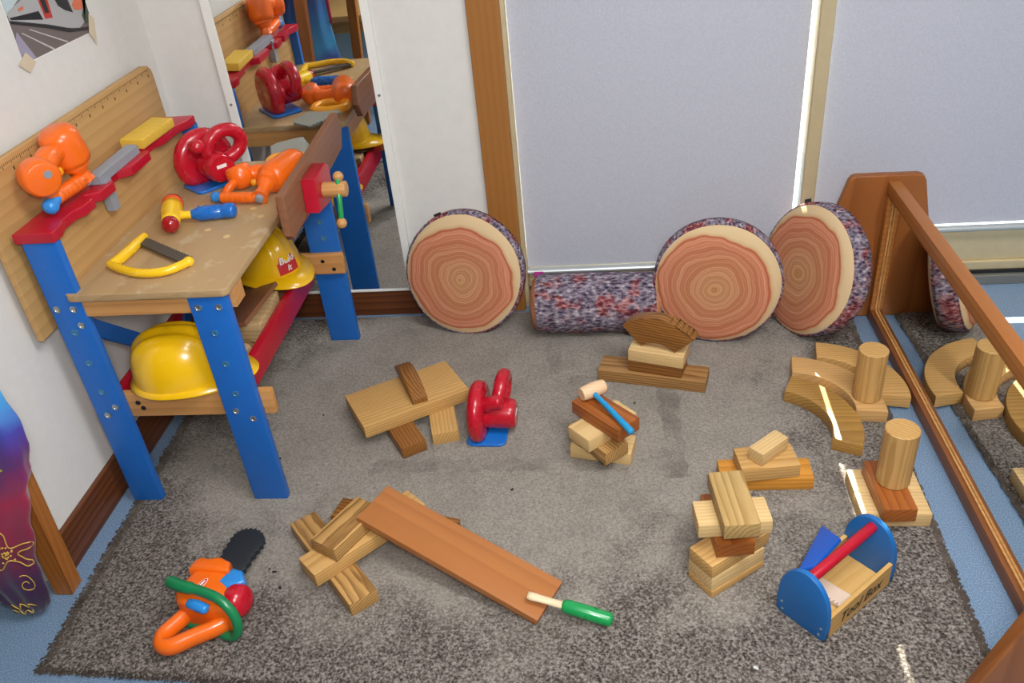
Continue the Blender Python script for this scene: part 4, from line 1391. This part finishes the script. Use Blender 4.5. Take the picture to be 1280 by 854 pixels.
# ------------------------------------------------------------ tree log cushions
def disc_cushion(label, c, az, tilt, r=0.172, th=0.075, tagang=None, squash=1.0):
    n = Vector((math.cos(az)*math.cos(tilt), math.sin(az)*math.cos(tilt), math.sin(tilt)))
    t = thing('log_slice_cushion', label, 'cushion', (0, 0, 0), 0, 'round log slice cushions')
    u = Vector((-math.sin(az), math.cos(az), 0))
    v = n.cross(u)
    t.matrix_world = Matrix.Translation(Vector(c)-n*th*0.5) @ Matrix((u, v, n)).transposed().to_4x4()
    seg = 72
    def wob(bm):
        for q in bm.verts:
            k = 1+0.012*mnoise.noise(Vector((q.co.x*9, q.co.y*9, c[0]*3)))
            q.co.x *= k
            q.co.y *= k*squash
        return bm
    fr = [(0, th/2+0.006), (r*0.5, th/2+0.0055), (r*0.8, th/2+0.002), (r*0.93, th/2-0.004), (r*0.972, th/2-0.010)]
    link_bm('front_face', wob(lathe(fr, seg)), M_rings, t, True)
    link_bm('rear_face', wob(lathe([(a, -b) for a, b in fr], seg)), M_rings, t, True)
    band = [(r*0.972, th/2-0.010), (r*0.995, th/2-0.018), (r*1.008, th/4), (r*1.012, 0), (r*1.008, -th/4), (r*0.995, -th/2+0.018), (r*0.972, -th/2+0.010)]
    link_bm('bark_band', wob(lathe(band, seg)), M_bark, t, True)
    bm = bmesh.new()
    add_tube(bm, [((r*0.974)*math.cos(2*PI*k/seg)*(1+0.012*mnoise.noise(Vector((r*0.974*math.cos(2*PI*k/seg)*9, r*0.974*math.sin(2*PI*k/seg)*9, c[0]*3)))), (r*0.974)*math.sin(2*PI*k/seg)*squash*(1+0.012*mnoise.noise(Vector((r*0.974*math.cos(2*PI*k/seg)*9, r*0.974*math.sin(2*PI*k/seg)*9, c[0]*3)))), th/2-0.0105) for k in range(seg)], 0.0022, 6, True)
    link_bm('piping', bm, M_bark, t, True)
    if tagang is not None:
        a = math.radians(tagang)
        d = Vector((math.cos(a), math.sin(a), 0))
        s = Vector((-d.y, d.x, 0))*0.011
        p = d*r*0.985
        bm = prism([p-s+Vector((0, 0, 0.012)), p+s+Vector((0, 0, 0.012)), p+s+d*0.019+Vector((0, 0, 0.012)), p-s+d*0.019+Vector((0, 0, 0.012))], (0, 0, 1), 0.003)
        link_bm('fabric_tag', bm, M_black, t)
    return t
disc_cushion('log slice cushion leaning under the timber window post, leftmost of three', (0.783, -0.108, 0.1880), math.radians(-97), math.radians(13), 0.175, 0.072, 112, 1.05)
disc_cushion('log slice cushion behind the arch topped tower, middle of three', (1.494, -0.206, 0.1815), math.radians(-98), math.radians(9), 0.173, 0.072, None)
disc_cushion('log slice cushion turned towards the left, leaning against the floor mirror end', (1.730, -0.150, 0.1870), math.radians(-153), math.radians(15), 0.178, 0.080, 118, 1.03)

def bolster():
    t = thing('log_bolster', 'log shaped bolster cushion with bark print lying between two log slices', 'cushion', (1.164, -0.124, 0.0925))
    L, r = 0.352, 0.0860
    def sx(bm):
        for q in bm.verts:
            q.co.z *= 0.97
            q.co.y *= 1.0
        return bm
    q = [(r*0.93, -L/2+0.006), (r*0.99, -L/2+0.016), (r*1.0, -L/4), (r*1.015, 0), (r*1.0, L/4), (r*0.99, L/2-0.016), (r*0.93, L/2-0.006)]
    link_bm('bark_cover', lathe(q, 48, (0, 0, 0), (1, 0, 0)), M_bark2, t, True)
    for s in (-1, 1):
        bm = lathe([(0, 0.012), (r*0.5, 0.0105), (r*0.8, 0.005), (r*0.93, -0.006)], 48)
        o = link_bm('end_face', bm, M_rings, t, True)
        o.location = (s*L/2, 0, 0)
        o.rotation_euler = (0, s*PI/2, 0)
    t.rotation_euler = (0, 0, math.radians(-1))
    return t
bolster()

# ------------------------------------------------------------ floor mirror on the right
def floor_mirror():
    t = thing('floor_mirror', 'low wooden framed mirror standing on the floor at the right', 'mirror', (1.95, -0.73, 0))
    def plate(y0, y1):
        P = [(1.722, y0, 0.001), (1.722, y0, 0.012), (1.836, y0, 0.416), (1.842, y0, 0.427), (1.853, y0, 0.432), (2.012, y0, 0.430), (2.024, y0, 0.425), (2.031, y0, 0.413), (2.10, y0, 0.10), (2.115, y0, 0.001)]
        return part('end_panel', prism(P, (0, 1, 0), y1-y0, 0.004), M_mplate, t, 40)
    plate(-0.100, -0.074)
    plate(-1.392, -1.366)
    part('top_rail', box((1.934, -1.366, 0.378), (1.966, -0.100, 0.416), 0.003), M_mframe, t, 50)
    part('bottom_rail', box((1.934, -1.366, 0.002), (1.966, -0.100, 0.036), 0.003), M_mrail, t, 50)
    part('side_rail', box((1.934, -0.126, 0.036), (1.966, -0.100, 0.378), 0.002), M_mframe, t, 50)
    part('side_rail', box((1.934, -1.366, 0.036), (1.966, -1.340, 0.378), 0.002), M_mframe, t, 50)
    part('glazing_bead', box((1.944, -0.132, 0.037), (1.9495, -0.1265, 0.378), 0.001), M_rail, t)
    part('glazing_bead', box((1.944, -1.34, 0.0365), (1.9495, -0.1265, 0.0405), 0.001), M_rail, t)
    part('mirror_glass', box((1.950, -1.340, 0.036), (1.954, -0.126, 0.378)), M_mirror, t)
    part('backing', box((1.9545, -1.340, 0.036), (1.960, -0.126, 0.378)), M_bk, t)
floor_mirror()

# ------------------------------------------------------------ dress-up rack with cloth on the left
def rack():
    t = thing('clothes_rack', 'slanted reddish wooden leg of a dress-up rack by the left skirting', 'clothes rack', (0.03, -1.09, 0))
    def beam(a, b, wx, wy):
        a, b = Vector(a), Vector(b)
        d = (b-a).normalized()
        s = Vector((0, 1, 0)); s = (s-d*s.dot(d)).normalized()
        q = d.cross(s)
        ring = lambda p: [p+q*wx*i+s*wy*j for i, j in ((-1, -1), (1, -1), (1, 1), (-1, 1))]
        bm = bmesh.new()
        A = [bm.verts.new(p) for p in ring(a)]
        for p in A:
            p.co.z = 0.001 if a.z < 0.05 else p.co.z
        B = [bm.verts.new(p) for p in ring(b)]
        fs = [bm.faces.new(A[::-1]), bm.faces.new(B)]
        for k in range(4):
            fs.append(bm.faces.new((A[k], A[(k+1) % 4], B[(k+1) % 4], B[k])))
        bmesh.ops.bevel(bm, geom=list(bm.edges), offset=0.002, segments=2, affect='EDGES')
        return bm
    def wbeam(name, a, b, wx, wy):
        """grain along the beam"""
        part(name, beam(a, b, wx, wy), M_rackleg, t, 50)
    wbeam('leg', (0.024, -1.094, 0), (0.085, -1.104, 0.98), 0.021, 0.020)
    wbeam('leg', (-0.42, -1.094, 0), (0.045, -1.104, 0.98), 0.021, 0.020)
    wbeam('leg', (0.024, -1.86, 0), (0.085, -1.85, 0.98), 0.021, 0.020)
    wbeam('leg', (-0.42, -1.86, 0), (0.045, -1.85, 0.98), 0.021, 0.020)
    part('top_rail', cyl((0.065, -1.08, 0.985), (0.065, -1.88, 0.985), 0.016, 0.002), M_rackleg, t, 40)
rack()

def cloth():
    t = thing('draped_cloth', 'tie-dyed purple red and blue cloth with gold starfish print hanging on the rack', 'cloth', (0.0, -1.165, 0.0))
    prof = [  # z, right edge x, left edge x, half depth
        (0.012, 0.010, -0.030, 0.010), (0.035, 0.036, -0.052, 0.022), (0.08, 0.044, -0.075, 0.030), (0.15, 0.053, -0.120, 0.036), (0.25, 0.085, -0.180, 0.040), (0.34, 0.118, -0.205, 0.042), (0.40, 0.146, -0.205, 0.044), (0.46, 0.164, -0.190, 0.046), (0.51, 0.168, -0.165, 0.046), (0.56, 0.158, -0.130, 0.046), (0.64, 0.150, -0.085, 0.044), (0.80, 0.150, -0.035, 0.040), (0.96, 0.140, 0.0, 0.030), (1.01, 0.120, 0.02, 0.018)]
    def at(z):
        for a, b in zip(prof, prof[1:]):
            if a[0] <= z <= b[0]:
                k = (z-a[0])/(b[0]-a[0])
                k = k*k*(3-2*k)
                return [a[i]+(b[i]-a[i])*k for i in range(1, 4)]
        return prof[-1][1:] if z > 1 else prof[0][1:]
    bm = bmesh.new()
    seg, rows = 96, 70
    R = []
    for j in range(rows+1):
        z = 0.012+(1.01-0.012)*j/rows
        x1, x0, d = at(z)
        cx, hw = (x0+x1)/2, (x1-x0)/2
        row = []
        for k in range(seg):
            a = 2*PI*k/seg
            fold = 1+0.16*math.sin(5*a+z*5+0.6)*min(1, z*3)+0.10*math.sin(11*a-z*9)
            x = cx+hw*math.cos(a)*(1+0.03*math.sin(7*a+z*11))
            y = -1.165+d*math.sin(a)*fold
            row.append(bm.verts.new((x, y, z)))
        R.append(row)
    for A, B in zip(R, R[1:]):
        for k in range(seg):
            bm.faces.new((A[k], A[(k+1) % seg], B[(k+1) % seg], B[k]))
    bm.faces.new(R[-1])
    bm.faces.new(R[0][::-1])
    fab = part('fabric', bm, M_cloth, t, True)
    def front(x, z):
        x1, x0, d = at(z)
        cx, hw = (x0+x1)/2, (x1-x0)/2
        c = max(-0.99, min(0.99, (x-cx)/hw))
        a = -math.acos(c)
        fold = 1+0.16*math.sin(5*a+z*5+0.6)*min(1, z*3)+0.10*math.sin(11*a-z*9)
        return Vector((x, -1.165+d*math.sin(a)*fold-0.0022, z))
    def motif(name, pts, mat, r=0.0013, closed=True):
        bm = bmesh.new()
        P = [front(x, z) for x, z in pts]
        add_tube(bm, P, r, 6, closed)
        part(name, bm, mat, fab, True)
    # starfish outline
    c = Vector((0.036, 0.215))
    star = []
    for k in range(5):
        a = math.radians(80+72*k)
        for da, rad in ((-0.16, 0.050), (0.0, 0.058), (0.16, 0.050), (0.63, 0.019)):
            star.append(Vector((c.x+rad*math.cos(a+da)*0.78, c.y+rad*math.sin(a+da), 0)))
    sp = spline(star, 5, True)
    motif('starfish_print', [(p.x, p.y) for p in sp], M_gold)
    bm = bmesh.new()
    for k in range(26):
        a = R_.uniform(0, 2*PI); q = R_.uniform(0, 0.032)
        p = front(c.x+q*math.cos(a)*0.7, c.y+q*math.sin(a))
        bmesh.ops.create_icosphere(bm, subdivisions=1, radius=0.0022, matrix=Matrix.Translation(p))
    part('starfish_dots', bm, M_gold, fab, kind='stuff')
    trim = plain('crimson_trim', '#96102E', 0.4)
    part('edge_trim', tube([Vector((at(z)[0]+0.004, -1.165, z)) for z in (0.64+0.02*k for k in range(18))], 0.007, 8), trim, fab, True)
    # spiral shell, and a fish scale band at the hem
    motif('shell_print', [(0.032+(0.004+0.0022*a)*math.cos(a)*0.6, 0.118+(0.004+0.0030*a)*math.sin(a)) for a in (0.35*k for k in range(24))], M_gold, 0.001, False)
    motif('wave_print', [(-0.02+0.004*k, 0.060+0.010*math.sin(k*1.5)) for k in range(12)], M_gold, 0.0012, False)
    motif('wave_print', [(-0.03+0.004*k, 0.038+0.007*math.sin(k*1.7+1)) for k in range(12)], M_gold, 0.0012, False)
    motif('leaf_print', [(0.06, 0.50), (0.075, 0.47), (0.105, 0.435), (0.118, 0.425), (0.100, 0.418), (0.105, 0.41), (0.075, 0.405), (0.05, 0.42)], M_lime, 0.0013, True)
    motif('leaf_print', [(0.07, 0.462), (0.082, 0.450), (0.078, 0.436), (0.065, 0.445)], M_lime, 0.001, True)
cloth()
# low timber table behind, seen in the wall mirror
def side_table():
    t = thing('low_table', 'low yellow-brown wooden table seen in the top of the wall mirror', 'table', (-0.15, -2.45, 0))
    part('table_top', box((-0.75, -2.75, 0.46), (0.24, -2.00, 0.49), 0.004), M_panel, t, 50)
    for x in (-0.70, 0.19):
        for y in (-2.70, -2.05):
            part('leg', box((x-0.025, y-0.025, 0.001), (x+0.025, y+0.025, 0.46), 0.003), M_panel, t, 50)
    part('apron', box((-0.67, -2.060, 0.40), (0.16, -2.045, 0.46), 0.001), M_panel, t)
side_table()

# ------------------------------------------------------------ crumbs of bark and leaf on the rug
def crumb(label, x, y, s, mat, k, name='bark_crumb', cat='crumb', group=None):
    bm = bmesh.new()
    bmesh.ops.create_icosphere(bm, subdivisions=1, radius=s)
    for v in bm.verts:
        v.co = Vector((v.co.x*1.5, v.co.y*0.9, v.co.z*0.45))+mnoise.noise_vector(v.co*300+Vector((k, 0, 0)))*s*0.5
    o = link_bm(name, bm, mat)
    o.location = (x, y, ZR+s*0.4)
    o.rotation_euler = (0, 0, k*1.3)
    tag(o, label, cat, group)
M_crumb = plain('dark_crumb', '#231D1A', 0.8)
crumb('green leaf scrap on the rug above the mallet stack', 1.2581, -0.4971, 0.0048, plain('leaf_green', '#1F5A2C', 0.5), 1, 'leaf_scrap', 'leaf')
crumb('white paper scrap on the rug at the bottom right', 1.4411, -1.2792, 0.0042, M_white, 2, 'paper_scrap', 'scrap')
crumb('dark crumb on the rug between the copper board and the long plank', 0.9659, -0.8124, 0.0035, M_crumb, 3)
for k, (x, y, s, lb) in enumerate(((0.5017, -1.1006, 0.0035, 'dark crumb on the rug right of the chainsaw starter cap, nearest the camera of three'), (0.4758, -1.0576, 0.0042, 'largest dark crumb on the rug right of the chainsaw bar'), (0.462, -1.050, 0.0025, 'smallest dark crumb on the rug right of the chainsaw bar'))):
    crumb(lb, x, y, s, M_crumb, 4+k, group='crumbs by the chainsaw')
for k, (x, y, lb) in enumerate(((0.374, -0.691, 'tiny dark crumb on the rug behind the near right workbench leg'), (0.363, -0.784, 'tiny dark crumb on the rug right beside the near right workbench leg'), (0.44, -0.52, 'tiny dark crumb on the rug left of the wide plank'))):
    crumb(lb, x, y, 0.0028, M_crumb, 9+k, group='crumbs by the workbench')
